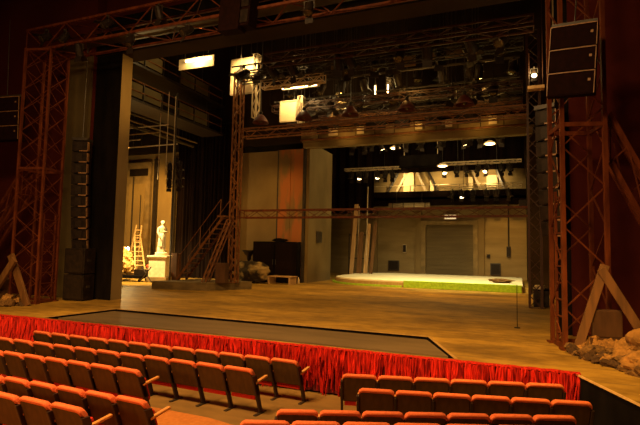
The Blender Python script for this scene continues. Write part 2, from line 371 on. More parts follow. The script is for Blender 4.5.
# three cabinet speaker clusters in front of the towers
def cluster(label, loc, rz, roll, n, w, h, d):
    t = thing('speaker_cluster', label, 'loudspeaker', loc, 0); t.rotation_euler = (0, roll, rz)
    for k in range(n):
        z = -k * h
        c = obj('cabinet', MB().box((0, d / 2, z - h / 2), (w, d, h * .97)), 'speaker', t, bevel=.015)
        obj('grille', MB().box((0, -.006, z - h / 2), (w * .93, .012, h * .86)), 'speaker', c)
        b = MB()
        for sx in (-1, 1): b.bar((sx * w * .485, -.015, z - .02), (sx * w * .485, -.015, z - h + .02), .014)
        b.bar((-w * .485, -.015, z - .012), (w * .485, -.015, z - .012), .018)
        obj('edge_trim', b, 'trim_pale', c)
        obj('badge', MB().box((w * .38, -.018, z - h * .4), (.05, .012, .05)), 'trim_pale', c)
    obj('bumper_frame', MB().box((0, d / 2, .04), (w * .95, .08, .06)).box((0, d * .2, .04), (w * .95, .06, .06)), 'dark_steel', t)
    obj('hanging_chain', MB().tube((0, d / 2, .04), (0, d / 2, 2.9), .015), 'dark_steel', t)
    return t
cluster('hanging stack of three dark red loudspeaker cabinets on the right tower', (1.1, 11.12, 6.78), math.radians(-12), math.radians(4), 3, .9, .50, .22)
cluster('hanging stack of three dark red loudspeaker cabinets beside the left tower', (-16.85, 11.5, 7.15), math.radians(14), math.radians(-2), 3, 1.25, .52, .3)
# hanging cluster at the middle of the truss
t = thing('centre_cluster', 'big dark red speaker box hanging under the overhead truss', 'loudspeaker', (-7.5, 11.3, 8.1)); t.rotation_euler = (0, math.radians(5), math.radians(-6))
obj('cabinet', MB().box((-.08, .25, 1.25), (.74, .36, 2.5)), 'speaker', t, bevel=.02)
obj('cabinet', MB().box((.46, .3, 1.25), (.3, .4, 2.3)), 'speaker', t, bevel=.02)
b = MB()
for k in range(5): b.box((.46, .08, .35 + k * .45), (.26, .03, .36))
obj('grille', b, 'array_black', t)
obj('hanging_chain', MB().tube((0, .25, 2.45), (0, .25, 5.5), .02), 'dark_steel', t)

# line arrays
def line_array(label, loc, rz, n, w, h, curve):
    t = thing('line_array', label, 'loudspeaker', loc, rz)
    z = 0; y = 0
    for k in range(n):
        a = curve * k / n
        R = Matrix.Rotation(a, 3, 'X')
        c = V((0, y, z)) + R @ V((0, .2, -h / 2))
        cab = obj('cabinet', MB().box(c, (w, .4, h * .92), R), 'array_black', t, bevel=.015)
        obj('horn', MB().box(V((0, y, z)) + R @ V((0, -.01, -h / 2)), (w * .4, .03, h * .7), R), 'lamp_black', cab)
        obj('rigging_plate', MB().box(V((0, y, z)) + R @ V((w / 2 + .012, .05, -h / 2)), (.02, .14, h * .8), R).box(V((0, y, z)) + R @ V((w * .25, -.02, -h * .93)), (w * .5, .03, .04), R), 'trim_pale', cab)
        v = R @ V((0, 0, -h)); y += v.y; z += v.z
    obj('bumper_frame', MB().box((0, .2, .06), (w, .5, .1)), 'dark_steel', t)
    obj('hanging_chain', MB().tube((0, .2, .1), (0, .2, 4), .02), 'dark_steel', t)
line_array('long black line array speaker hanging behind the left tower', (-14.72, 12.95, 5.75), math.radians(25), 10, .55, .4, math.radians(14))
line_array('long black line array speaker hanging behind the right tower', (.62, 13.2, 5.6), math.radians(-25), 8, .5, .4, math.radians(14))
t = thing('subwoofer_stack', 'tall stack of black bass cabinets standing under the left line array', 'loudspeaker', (-14.7, 13.1, 0), math.radians(10))
for k in range(2):
    c = obj('cabinet', MB().box((0, .15, .48 + k * .93), (.82, .6, .9)), 'array_black', t, bevel=.02)
    obj('grille', MB().box((0, -.16, .48 + k * .93), (.72, .02, .8)), 'lamp_black', c)
    obj('handle', MB().box((.42, .1, .5 + k * .93), (.02, .18, .08)), 'dark_steel', c)

# ------------------------------------------------------------------ stage lamps
def lamp_proto(tilt, lit):
    me = {}
    b = MB().box((0, 0, -.03), (.07, .09, .1)); me['clamp'] = (b.mesh('clamp'), 'dark_steel')
    b = MB().bar((-.17, 0, -.08), (.17, 0, -.08), .03).bar((-.17, 0, -.07), (-.17, 0, -.34), .03).bar((.17, 0, -.07), (.17, 0, -.34), .03); me['hanging_yoke'] = (b.mesh('hanging_yoke'), 'dark_steel')
    R = Matrix.Translation((0, 0, -.32)) @ Matrix.Rotation(tilt, 4, 'X')
    b = MB().lathe([(.05, .26), (.11, .22), (.14, .1), (.15, -.05), (.15, -.2), (.165, -.24)], n=12).xf(R); me['body'] = (b.mesh('body', smooth=False), 'lamp_black')
    b = MB().lathe([(.14, -.245), (.10, -.262), (.0, -.27)], n=12).xf(R); me['lens'] = (b.mesh('lens'), 'lit' if lit else 'lens')
    b = MB()
    for s in (-1, 1): b.box((s * .15, 0, -.36), (.02, .26, .2)).box((0, s * .15, -.36), (.26, .02, .2))
    for s_, k_ in ((1, 'barn_door'), (-1, 'barn_door ')): me[k_] = (MB().box((0, s_ * .19, -.34), (.28, .012, .2), Matrix.Rotation(s_ * .5, 3, 'X')).xf(R).mesh('barn_door'), 'lamp_black')
    for k, (a, m) in me.items(): a.materials.append(M[m])
    return me
PROTO = {}
def lamp(label, loc, rz=0, tilt=0, lit=False, s=1., group=None):
    key = (round(tilt, 1), lit)
    if key not in PROTO: PROTO[key] = lamp_proto(key[0], lit)
    t = thing('stage_lamp', label, 'stage lamp', loc, rz, group); t.scale = (s, s, s)
    for k, (a, m) in PROTO[key].items(): obj(k.strip(), a, m, t)
    return t
def batten(label, x0, x1, y, z, ztop, n, rowname, lits=(), s=1., r=.035, m='dark_steel', j=.35, tl=None):
    t = thing('lighting_batten', label, 'pipe', (x0, y, z))
    obj('pipe', MB().tube((0, 0, 0), (x1 - x0, 0, 0), r), m, t)
    k = max(2, int((x1 - x0) / 4) + 1)
    for i in range(k):
        x = (x1 - x0) * (i + .5) / k
        obj('hanging_cable', MB().tube((x, 0, 0), (x, 0, ztop - z), .012, 5), 'dark_steel', t)
    for i in range(n):
        x = x0 + (x1 - x0) * (i + .5 + rnd.uniform(-j, j)) / n
        lamp('black stage lamp hanging from the %s, %s from its left end' % (rowname, ORD[i]), (x, y, z), rnd.uniform(-.9, .9), rnd.choice((-.9, -.5, 0, .4, .7)) if tl is None else tl, i in lits, s, 'stage lamps hanging in the rig')

# lamps on the overhead truss
for i, (x, z) in enumerate(((-15.2, 9.45), (-14.3, 9.3), (-13.6, 8.76), (-12.4, 9.5), (-11.4, 8.76), (-10.3, 9.5), (-9.2, 8.76), (-5.2, 8.76), (-3.2, 9.3))):
    lamp('small lamp clamped to the red overhead truss, %s from the left' % ORD[i], (x, 11.7, z), rnd.uniform(-.6, .6), (-.9, -.5, .4)[i % 3], False, .85, 'lamps on the overhead truss')

# ------------------------------------------------------------------ mid stage steel portal
t = thing('stage_block', 'low grey brown angular platform carrying the steel stair', 'platform', (-14, 19.6, 0))
blk = [(-15.95, 18.45), (-13.2, 18.95), (-12.1, 21.1), (-15.3, 21.3)]
obj('deck', MB().prism([(x, y) for x, y in blk], .3, .36), 'block_grey', t, (-14, 19.6, 0))
obj('side_panels', MB().prism([(x * .995 - .07, y * .995 + .1) for x, y in blk], 0, .3), 'block_grey', t, (-14, 19.6, 0))
def ltower(label, x, y, z0, z1, w, d, m, cr=.04, nb=None, group=None):
    return lattice('lattice_mast', label, 'mast', (x, y, z0), (x, y, z1), (w, 0, 0), (0, d, 0), nb or int((z1 - z0) / .45), cr, .016, m, group)
ltower('slim rusty lattice mast rising from the low platform', -12.72, 19.9, .36, 10.5, .38, .28, 'rust_steel', .032)
ltower('dark lattice mast at the right end of the bridge trusses', .34, 19.75, 0, 10.5, .42, .5, 'mast_red')
ltower('short lattice mast right of the white reflector panel near the rig', -11.75, 20.0, 8.2, 11.3, .22, .3, 'pale_steel', .025)
lattice('bridge_truss', 'lower rusty horizontal bridge truss crossing the middle of the stage', 'truss', (-12.3, 20, 3.42), (.34, 20, 3.42), (0, .5, 0), (0, 0, .34), 22, .028, .011, 'red_steel')
lattice('bridge_truss', 'upper rusty bridge truss at the height of the red scoop lamps', 'truss', (-12.3, 20, 7.3), (.34, 20, 7.3), (0, .5, 0), (0, 0, .38), 24, .026, .009, 'rust_steel')
# steel stair
t = thing('steel_stair', 'steep steel stair with handrail climbing from the platform to the bridge', 'stair', (-15.45, 19.6, .36))
A, B = V((0, 0, 0)), V((2.6, 0, 3.12))
for y in (0, .75):
    obj('stringer', MB().bar((A.x, y, A.z), (B.x, y, B.z), .035, .11), 'rust_steel', t)
    obj('handrail', MB().tube((.1, y, 1.15), (2.4, y, 3.9), .02).tube((.1, y, .1), (.1, y, 1.15), .018).tube((1.3, y, 1.55), (1.3, y, 2.6), .018).tube((2.4, y, 2.9), (2.4, y, 3.9), .018), 'rust_steel', t)
for k in range(13):
    p = A.lerp(B, (k + .5) / 13); obj('tread', MB().box((p.x, .375, p.z), (.24, .74, .04)), 'rust_steel', t)
obj('landing', MB().box((2.47, .375, 3.1), (.42, .9, .06)), 'rust_steel', t)
lattice('brace_strut', 'slanted lattice strut between the steel stair and the mast', 'strut', (-13.75, 19.3, .36), (-12.75, 19.7, 3.3), (.22, 0, 0), (0, .25, 0), 9, .03, .014, 'rust_steel')
solo('plywood_box', MB().box((-12.75, 19.45, .82), (.5, .35, .92)), 'plank_dark', 'brown plywood box standing at the foot of the slim mast', 'box', (-12.75, 19.45, .36), bevel=.01)
# white reflector panels with lamps
def reflector(label, x, y, z, w, h, fr='pale_steel'):
    t = thing('reflector_panel', label, 'panel', (x, y, z))
    obj('sheet', MB().box((0, 0, h / 2), (w, .05, h)), 'white', t)
    obj('frame', MB().bar((-w / 2, -.04, 0), (-w / 2, -.04, h), .06).bar((w / 2, -.04, 0), (w / 2, -.04, h), .06).bar((-w / 2, -.04, 0), (w / 2, -.04, 0), .06).bar((-w / 2, -.04, h), (w / 2, -.04, h), .06), fr, t)
    obj('hanging_cable', MB().tube((-w / 3, 0, h), (-w / 3, 0, 16 - z), .012, 5).tube((w / 3, 0, h), (w / 3, 0, 16 - z), .012, 5), 'dark_steel', t)
reflector('bright white reflector panel high behind the bell shaped lamp', -12.75, 20.7, 9.65, 1.3, 1.8)
reflector('smaller white reflector panel lit above the upper bridge truss', -10.25, 20.9, 8.1, .85, 1.0)
ltower('tiny pale lattice mast at the right edge of the smaller reflector', -9.62, 20.6, 7.9, 9.2, .22, .25, 'pale_steel', .022)
t = thing('worklight_trough', 'long glowing worklight trough hanging high at the left of the rig', 'worklight', (-15.0, 19.8, 11.15))
obj('housing', MB().box((0, .1, .1), (2.1, .06, .55)), 'white', t)
obj('tube', MB().tube((-.55, -.02, .2), (.95, -.02, .2), .07), 'lit', t)
obj('hanging_cable', MB().tube((-.7, .1, .3), (-.7, .1, 4.8), .012, 5).tube((.7, .1, .3), (.7, .1, 4.8), .012, 5), 'dark_steel', t)
t = thing('striplight', 'glowing horizontal striplight under the small white truss', 'striplight', (-9.4, 20.3, 9.52))
obj('housing', MB().box((0, .06, .03), (1.9, .14, .12)), 'pale_steel', t)
obj('tube', MB().tube((-.9, -.03, .0), (.85, -.03, 0), .035), 'lit', t)
obj('hanging_cable', MB().tube((-.7, .06, .05), (-.7, .06, 6.4), .012, 5).tube((.7, .06, .05), (.7, .06, 6.4), .012, 5), 'dark_steel', t)
WT = bpy.data.objects['lattice_mast.002']; obj('hanging_cable', MB().tube((.1, .12, 3.1), (.1, .12, 16 - WT.location.z), .012, 5), 'dark_steel', WT)
WT = bpy.data.objects['lattice_mast.003']; obj('hanging_cable', MB().tube((.1, .12, 1.3), (.1, .12, 16 - WT.location.z), .012, 5), 'dark_steel', WT)
lattice('white_truss', 'short pale lattice truss catching light high at the left of the rig', 'truss', (-10.3, 18.2, 8.92), (-7.4, 18.2, 8.92), (0, .3, 0), (0, 0, .33), 8, .028, .014, 'pale_steel')
lattice('lighting_bridge', 'long dark lighting bridge just behind the portal header', 'truss', (-9.3, 16.6, 9.3), (.5, 16.6, 9.3), (0, .5, 0), (0, 0, .36), 16, .03, .013, 'mast_red')
for i, (x, w, z) in enumerate(((-6.95, .9, 9.6), (-4.2, .85, 9.4), (-2.5, 1.35, 9.55))):
    t = thing('border_board', 'dull tan board hanging in the front of the rig, %s from the left' % ORD[i], 'board', (x, 19.1, z))
    obj('sheet', MB().box((0, 0, .22), (w, .04, .42)), 'tan_wall', t); obj('hanging_wire', MB().tube((0, 0, .4), (0, 0, 16 - z), .012, 5), 'dark_steel', t)
for i, x in enumerate((-6.55, -5.9)):
    t = thing('tube_light', 'small glowing upright tube high in the fly rig, the %s one' % ('left' if i == 0 else 'right'), 'tube light', (x, 23.0, 9.72))
    obj('tube', MB().tube((0, 0, 0), (0, 0, .42), .035), 'lit', t); obj('cap', MB().box((0, 0, .45), (.1, .1, .08)), 'dark_steel', t); obj('hanging_wire', MB().tube((0, 0, .45), (0, 0, 6.28), .012, 5), 'dark_steel', t)
t = thing('floor_stand', 'thin black stand on the stage floor left of the right tower', 'stand', (-.07, 14.36, 0))
obj('pole', MB().tube((0, 0, .02), (0, 0, 1.15), .009), 'lamp_black', t); obj('base', MB().lathe([(.08, 0), (.07, .02), (.02, .03)]), 'lamp_black', t)
# bell shaped lamp and red scoops
def scoop(label, loc, s, m, group=None, lit=False):
    t = thing('scoop_lamp', label, 'scoop lamp', loc, 0, group); t.scale = (s, s, s)
    obj('shade', MB().lathe([(.07, .42), (.16, .38), (.3, .22), (.42, .02), (.46, -.08), (.44, -.08), (.38, .03), (.26, .2), (.1, .3)], n=20), m, t, smooth=True)
    obj('cap', MB().lathe([(.09, .4), (.1, .55), (.05, .62)], n=12), 'lamp_black', t)
    obj('bulb', MB().lathe([(.03, .3), (.1, .15), (.12, .05), (.07, -.03), (.01, -.06)], n=12), 'lit' if lit else 'lens', t, smooth=True)
    obj('hanger', MB().tube((0, 0, .6), (0, 0, (16 - loc[2]) / s), .02, 6), 'dark_steel', t)
for i, x in enumerate((-11.1, -8.9, -6.7, -4.25, -1.95)):
    scoop('dark red scoop lamp hanging over the upper bridge truss, %s from the left' % ORD[i], (x, 19.7, 7.86), .82, 'scoop_red', 'red scoop lamps over the bridge')
scoop('black bell shaped lamp silhouetted against the bright reflector panel', (-12.5, 20.1, 10.35), .8, 'lamp_black', None, True)
lamp('lit lamp shining beside the right tower above the dark mast', (.5, 17.0, 8.05), 0, -.7, True, .6)
t = thing('lamp_shelf', 'small pale shelf under the lit lamp beside the right tower', 'shelf', (.55, 17.0, 7.35))
obj('board', MB().box((0, 0, 0), (.5, .3, .1)), 'plank_pale', t); obj('bracket', MB().bar((-.2, 0, 0), (-.2, 0, 1.2), .02).bar((.2, 0, 0), (.2, 0, 8.6), .02), 'mast_red', t)

# fly tower rig
rows = [(17.6, 9.75, 9, 'frontmost pipe batten'), (18.8, 10.0, 9, 'second pipe batten'), (21.6, 9.35, 9, 'third pipe batten'), (21.9, 10.3, 8, 'fourth pipe batten'),
        (23.2, 9.9, 9, 'fifth pipe batten'), (23.6, 11.0, 8, 'sixth pipe batten'), (24.9, 9.7, 9, 'seventh pipe batten'), (25.4, 10.7, 8, 'rearmost pipe batten')]
for i, (y, z, n, rn) in enumerate(rows):
    batten('dark pipe batten across the fly rig, %s from the front' % ORD[i], -11.4, .1, y, z, 16, n, rn, (2,) if i in (4,) else (), 1.25)
for i, (y, z, h, m) in enumerate(((18.0, 9.2, .35, 'dark_steel'), (21.15, 8.75, .3, 'mast_red'), (22.4, 9.0, .35, 'dark_steel'), (22.9, 8.55, .3, 'mast_red'), (24.2, 9.25, .4, 'dark_steel'), (23.85, 8.7, .3, 'rust_steel'), (25.6, 10.0, .4, 'rust_steel'), (25.9, 9.3, .3, 'dark_steel'))):
    RT = lattice('rig_truss', 'dark lattice truss across the fly rig, %s from the front' % ORD[i], 'truss', (-11.3, y, z), (.2, y, z), (0, .3, 0), (0, 0, h), 22, .022, .011, m, 'lattice trusses in the rig')
    for xx in (-8, -3): obj('hanging_cable', MB().tube((xx + 11.3, .15, h), (xx + 11.3, .15, 16 - z), .012, 5), 'dark_steel', RT)
for i, x in enumerate((-12, -9.5, -7.5, -5.3, -3, -1)):
    t = thing('cable_loom', 'dark cable bundle draped in the fly rig, %s from the left' % ORD[i], 'cable', (x, 22.22, 8.7), 0, 'cable bundles in the rig')
    b = MB()
    for k in range(8): 
        u0, u1 = k / 8, (k + 1) / 8
        b.tube((u0 * 2, 0, .8 * (2 * u0 - 1) ** 2), (u1 * 2, 0, .8 * (2 * u1 - 1) ** 2), .03, 6)
    obj('sag', b, 'lamp_black', t); [obj('hanging_line', MB().tube((xx, 0, .75), (xx, 0, 7.3), .02, 6), 'lamp_black', t) for xx in (0, 2)]
# gallery across the top of the rear opening
t = thing('rear_gallery', 'pale panelled gallery front above the rear stage opening', 'gallery', (-5.6, 26.3, 8.46))
for k in range(11): obj('panel', MB().box((-5.9 + k * 1.14, .1, .3), (1.1, .08, .62)), 'concrete', t)
obj('rail', MB().tube((-6.4, 0, .72), (6.0, 0, .72), .04).tube((-6.4, -.1, -.02), (6, -.1, -.02), .06), 'rust_steel', t)
for i, (x, w) in enumerate(((-9.95, .7), (-8.3, .5), (-5.0, .5), (-3.4, .45), (-1.2, .5))):
    solo('notice_board', MB().box((x, 26.22, 8.8), (w * .8, .05, .42)), 'white', 'pale board on the gallery front, %s from the left' % ORD[i], 'board', (x, 26.25, 8.58), 'pale boards on the gallery')
for i, (x, w) in enumerate(((-10.6, .7), (-7.4, 1.1), (-5.9, .8), (-4.2, .9), (-2.4, 1.2))):
    solo('equipment_box', MB().box((x, 26.2, 8.95), (w, .2, .42)), 'lamp_black', 'black equipment box on the gallery front, %s from the left' % ORD[i], 'box', (x, 26.2, 8.74), 'black boxes on the gallery')

# left wing galleries, fly bars, lamp boom
for z, lb in ((9.15, 'lower'), (10.95, 'upper')):
    t = thing('fly_gallery', '%s fly gallery with railing running back along the left wing' % lb, 'gallery', (-17.6, 20.4, z))
    obj('deck', MB().box((-.6, 0, 0), (1.6, 11.5, .12)), 'dark_steel', t)
    for zz in (.45, .95): obj('rail', MB().tube((.2, -5.7, zz), (.2, 5.5, zz), .035), 'rust_steel', t)
    b = MB()
    for k in range(9): obj('rail_post', MB().bar((.2, -5.6 + k * 1.38, .05), (.2, -5.6 + k * 1.38, .98), .06), 'dark_steel', t)
    for k in range(8): 
        if k % 3 != 1: obj('panel', MB().box((.16, -4.9 + k * 1.38, .5), (.03, 1.25, .7)), 'panel_dark', t)
    xh = -.3 if z > 10 else .1
    for yh in (-4, 4): obj('hanger_rod', MB().tube((xh, yh, 0), (xh, yh, (16 if z > 10 else 10.86) - z), .03), 'dark_steel', t)
for i, (x0, x1, z, y) in enumerate(((-20.2, -17.5, 8.55, 21), (-20.3, -18.2, 8.2, 21.1), (-20.4, -19.2, 7.8, 20.8), (-20.4, -17.0, 7.5, 21.2))):
    t = thing('fly_bar', 'pale horizontal pipe in the left wing, %s from the top' % ORD[i], 'pipe', (x0, y, z), 0, 'pale pipes in the left wing')
    obj('pipe', MB().tube((0, 0, 0), (x1 - x0, 0, 0), .035), 'pale_steel', t); [obj('hanging_wire', MB().tube((xx, 0, 0), (xx, 0, 16 - z), .01, 5), 'dark_steel', t) for xx in (.35, .95)]
t = thing('lamp_boom', 'tall dark vertical pipe boom beside the black drape in the left wing', 'pipe', (-16.9, 20.9, 0))
obj('pipe', MB().tube((0, 0, 0), (0, 0, 10.2), .04), 'dark_steel', t); obj('base', MB().lathe([(.35, 0), (.35, .05), (.06, .1)]), 'dark_steel', t)
for i, (dx, z) in enumerate(((-.22, 6.5), (.3, 6.5), (-.22, 6.05), (.32, 6.05), (-.22, 5.6), (.3, 5.6))):
    lamp('lamp on the tall boom in the left wing, %s counted from the top left' % ORD[i], (-16.9 + dx * 1.15, 20.85, z), .5 - dx, .7 if i % 2 else -.5, False, .9, 'lamps on the boom')
for i, (x, z) in enumerate(((-17.7, 8.1), (-17.2, 8.3), (-16.75, 8.0))):
    solo('hanging_pole', MB().tube((x, 20.6, z - 2.6), (x, 20.6, z + 1.9), .022), 'pale_steel', 'thin pale vertical pole hanging in the left wing, %s from the left' % ORD[i], 'pole', (x, 20.6, z - 2.6), 'thin poles in the left wing')
for i, (x, z, y0, y1) in enumerate(((-19.3, 8.7, 16, 26), (-19.6, 8.5, 15.5, 26), (-20.6, 8.9, 16.5, 26), (-19.4, 10.4, 15.5, 25.8), (-19.8, 10.6, 16, 25.8), (-21.2, 9.8, 16.5, 26))):
    t = thing('running_pipe', 'dull tan pipe running back along the left wing, %s of the bundle' % ORD[i], 'pipe', (x, y0, z), 0, 'pipes along the left wing')
    obj('pipe', MB().tube((0, 0, 0), (0, y1 - y0, 0), .05 + .03 * (i % 2)), 'panel_dark' if i % 2 else 'tan_wall', t)
    for yy in (1.2, y1 - y0 - 1.5): obj('hanging_wire', MB().tube((0, yy, 0), (0, yy, 16 - z), .01, 5), 'dark_steel', t)
# drape: folded black cloth
b = MB(); n = 78; x0, x1 = -20.95, -16.35
for i in range(n + 1):
    x = x0 + (x1 - x0) * i / n; y = 26.3 + .1 * math.sin(i * 1.1) + .04 * math.sin(i * 2.7)
    b.v += [(x, y, .02), (x, y, 9.9), (x, y + .04, 9.9), (x, y + .04, .02)]
for i in range(n):
    k = i * 4
    for a in range(4): c = (a + 1) % 4; b.f.append((k + a, k + 4 + a, k + 4 + c, k + c))
b.f += [(0, 1, 2, 3), (n * 4 + 3, n * 4 + 2, n * 4 + 1, n * 4)]
t = thing('stage_drape', 'tall black hanging drape behind the steel stair', 'curtain', (-18.7, 26.3, 0))
obj('cloth', b, 'drape', t, (-18.7, 26.3, 0)); obj('pipe', MB().tube((-2.3, 0, 9.92), (2.4, 0, 9.92), .04), 'dark_steel', t)
# door niche in the left wing wall
t = thing('wing_door', 'tall tan door panel with a dark slot in the left wing wall', 'door', (-24.6, 26.8, 0))
obj('frame', MB().box((0, 0, 3.9), (2.0, .2, 7.8)), 'concrete', t)
obj('leaf', MB().box((-.1, -.08, 3.2), (1.4, .1, 6.2)), 'left_wall', t)
obj('slot', MB().box((0, -.12, 7.1), (1.6, .05, .5)), 'lamp_black', t)
obj('conduit', MB().tube((-.4, -.16, 2), (-.4, -.16, 6.8), .05).tube((.3, -.16, 1), (.3, -.16, 5.5), .03), 'dark_steel', t)
for x in (-23.2, -21.6): solo('wall_post', MB().box((x, 26.85, 4), (.25, .25, 8)), 'dark_steel', 'dark upright steel post on the wing wall, %s of the pair' % ('left' if x < -22.5 else 'right'), 'post', (x, 26.85, 0), 'upright posts in the left wing')

# ------------------------------------------------------------------ statue, ladder, clutter at the left
def statue():
    b = MB(); N = 28
    def ring(cx, cy, z, rx, ry, fold=0., ph=0.):
        return [(cx + rx * math.cos(a) * (1 + fold * math.sin(7 * a + ph)), cy + ry * math.sin(a) * (1 + fold * math.sin(7 * a + ph)), z) for a in (2 * PI * i / N for i in range(N))]
    b.loft([ring(0, 0, 0, .25, .2, .06), ring(.0, 0, .3, .22, .18, .09, .4), ring(.02, 0, .62, .21, .17, .08, .8), ring(.03, 0, .9, .2, .155, .05, 1), ring(.02, 0, 1.05, .165, .13, .03), ring(.0, 0, 1.22, .19, .14, .02),
            ring(-.01, 0, 1.36, .215, .135), ring(-.0, 0, 1.45, .17, .11), ring(.01, -.01, 1.49, .07, .07), ring(.015, -.02, 1.56, .055, .06)])
    b.loft([ring(.02, -.03, 1.53, .045, .05), ring(.02, -.045, 1.58, .08, .09), ring(.02, -.035, 1.66, .095, .11), ring(.02, -.02, 1.74, .085, .105), ring(.02, -.01, 1.79, .05, .06)])
    b.lathe([(.06, 0), (.075, .04), (.05, .1)], (.02, .1, 1.66), 10)      # hair knot
    b.tube((.02, -.13, 1.68), (.02, -.155, 1.63), .012, 6, .02)            # nose
    b.tube((-.2, 0, 1.4), (-.27, -.02, 1.12), .065, 10, .055); b.tube((-.27, -.02, 1.13), (-.22, -.17, .88), .055, 10, .038)
    b.tube((.2, 0, 1.4), (.26, -.03, 1.14), .065, 10, .055); b.tube((.26, -.03, 1.14), (.03, -.19, 1.16), .054, 10, .036)
    for k in range(4): b.tube((-.235 + k * .017, -.17, .89), (-.24 + k * .017, -.19, .78 + .008 * (k % 3)), .011, 6)
    b.tube((-.2, -.18, .88), (-.17, -.2, .82), .011, 6)
    for k in range(4): b.tube((.04, -.19, 1.135 + k * .017), (-.05, -.2, 1.14 + k * .017), .011, 6)
    b.tube((.03, -.2, 1.2), (-.0, -.2, 1.24), .011, 6)
    b.loft([ring(-.1, -.08, .32, .13, .12, .1), ring(-.08, -.07, .7, .14, .12, .1, .7), ring(.0, -.04, 1.04, .16, .1, .06, 1)])   # cloak fold over the hip
    me = b.mesh('figure'); o = bpy.data.objects.new('tmp', me); C.objects.link(o)
    md = o.modifiers.new('r', 'REMESH'); md.mode = 'VOXEL'; md.voxel_size = .016
    sm = o.modifiers.new('s', 'SMOOTH'); sm.iterations = 2; sm.factor = .4
    dg = bpy.context.evaluated_depsgraph_get(); me2 = bpy.data.meshes.new_from_object(o.evaluated_get(dg)); me2.name = 'figure'
    bpy.data.objects.remove(o)
    for p in me2.polygons: p.use_smooth = True
    return me2
t = thing('statue_pedestal', 'cream stepped pedestal under the white statue in the left wing', 'pedestal', (-18.68, 22.2, 0), math.radians(18))
obj('base', MB().box((0, 0, .14), (1.15, .9, .28)), 'concrete', t, bevel=.02)
obj('shaft', MB().box((0, 0, .83), (.95, .75, 1.1)), 'plaster', t, bevel=.02)
obj('cornice', MB().box((0, 0, 1.42), (1.12, .9, .1)).box((0, 0, 1.35), (1.04, .82, .08)), 'plaster', t, bevel=.02)
t = thing('statue', 'white robed standing statue on a pedestal in the left wing', 'statue', (-18.6, 22.2, 1.47), math.radians(70))
obj('plinth', MB().lathe([(.33, 0), (.33, .14), (.29, .18)], n=24), 'plaster', t)
f = obj('figure', statue(), 'plaster', t); f.location = (0, 0, .17)
# A-frame ladder
t = thing('step_ladder', 'pale wooden double step ladder standing beside the statue', 'ladder', (-22.75, 24.8, 0), math.radians(25))
for s, top in ((-1, 2.75), (1, 3.3)):
    b = MB(); b.bar((-.35, s * 1.0, 0), (-.16, 0 if s < 0 else -.25, top), .07); b.bar((.35, s * 1.0, 0), (.16, 0 if s < 0 else -.25, top), .07)
    l = obj('leg_frame', b, 'ladder', t)
    for k in range(9):
        u = (k + .7) / 9.6; z = u * top; hw = .35 - .19 * u; y = s * 1.0 * (1 - u) + (0 if s < 0 else -.25 * u)
        obj('rung', MB().bar((-hw, y, z), (hw, y, z), .05), 'ladder', l)
t.rotation_euler = (0, 0, math.radians(60))
def crumple(r, seed, sub=3, amp=.35, sc=(1, 1, 1), freq=1.4):
    bm = bmesh.new(); bmesh.ops.create_icosphere(bm, subdivisions=sub, radius=r)
    for v in bm.verts:
        n = noise.fractal(v.co.normalized() * freq + V((seed * 3.1, seed * 1.7, seed)), 1, 2, 3)
        v.co *= 1 + amp * n; v.co = V((v.co.x * sc[0], v.co.y * sc[1], v.co.z * sc[2]))
    zmin = min(v.co.z for v in bm.verts)
    me = bpy.data.meshes.new('lump'); bm.to_mesh(me); bm.free(); return me, zmin
# trolley with golden scrap, work lamp, red bundle on trestle
t = thing('low_trolley', 'long low black trolley under the golden scrap heap at the left', 'trolley', (-20.4, 21.7, 0), math.radians(12))
obj('deck', MB().box((0, 0, .26), (2.2, .9, .16)), 'black_cloth', t, bevel=.02)
for x in (-.9, .9):
    for y in (-.35, .35): obj('wheel', MB().tube((x - .0, y - .03, .09), (x, y + .03, .09), .09, 14), 'lamp_black', t)
solo('black_case', MB().box((-19.7, 21.95, .5), (.65, .5, .34)), 'lamp_black', 'small black case on the right end of the low trolley', 'case', (-19.7, 21.95, .34), bevel=.02)
t = thing('scrap_heap', 'golden crumpled scrap heap lying on the black trolley', 'heap', (-20.75, 21.65, .34)); t.scale = (1.1, 1, 1.3)
for i, (x, y, z, r) in enumerate(((-.3, 0, .3, .45), (.15, .05, .25, .42), (-.1, .1, .7, .4), (.25, 0, .75, .25), (-.3, .1, .95, .3), (.35, 0, .3, .25))):
    me, zm = crumple(r, i + 20, 3, .5, (1, .8, .9), 2.2); obj('lump', me, 'gold_scrap', t, loc=(x, y, max(z, .01 - zm)))
t = thing('work_lamp', 'glowing bare work lamp on a thin stand above the golden heap', 'lamp', (-21.15, 22.35, 0))
obj('stand', MB().tube((0, 0, .02), (0, 0, 1.7), .02), 'dark_steel', t); obj('base', MB().lathe([(.22, 0), (.2, .04), (.03, .06)]), 'dark_steel', t)
obj('bulb', MB().lathe([(.03, 1.68), (.08, 1.74), (.09, 1.82), (.05, 1.9), (.01, 1.92)], n=14), 'lit', t, smooth=True)
t = thing('trestle', 'pale wooden trestle standing in front of the step ladder', 'trestle', (-19.65, 22.9, 0))
obj('beam', MB().box((0, 0, .62), (1.0, .1, .1)), 'ladder', t)
for x in (-.4, .4):
    for y in (-1, 1): obj('leg', MB().bar((x, y * .05, .6), (x + .1 * x, y * .28, .0), .06), 'ladder', t)
me, zm = crumple(.26, 5, 3, .25, (1.7, .8, .6)); o = obj('red_bundle', me, 'red_cloth'); o.location = (-19.7, 22.88, .67 - zm * .85); tag(o, 'red cloth bundle lying on the trestle by the ladder', 'cloth')
t = thing('crossed_sticks', 'two dark sticks leaning crossed in front of the pedestal', 'stick', (-18.9, 21.4, 0))
for s in (-1, 1): obj('stick', MB().tube((s * .4, .02 * s, .02), (-s * .35, .02 * s, .85), .03), 'dark_steel', t)
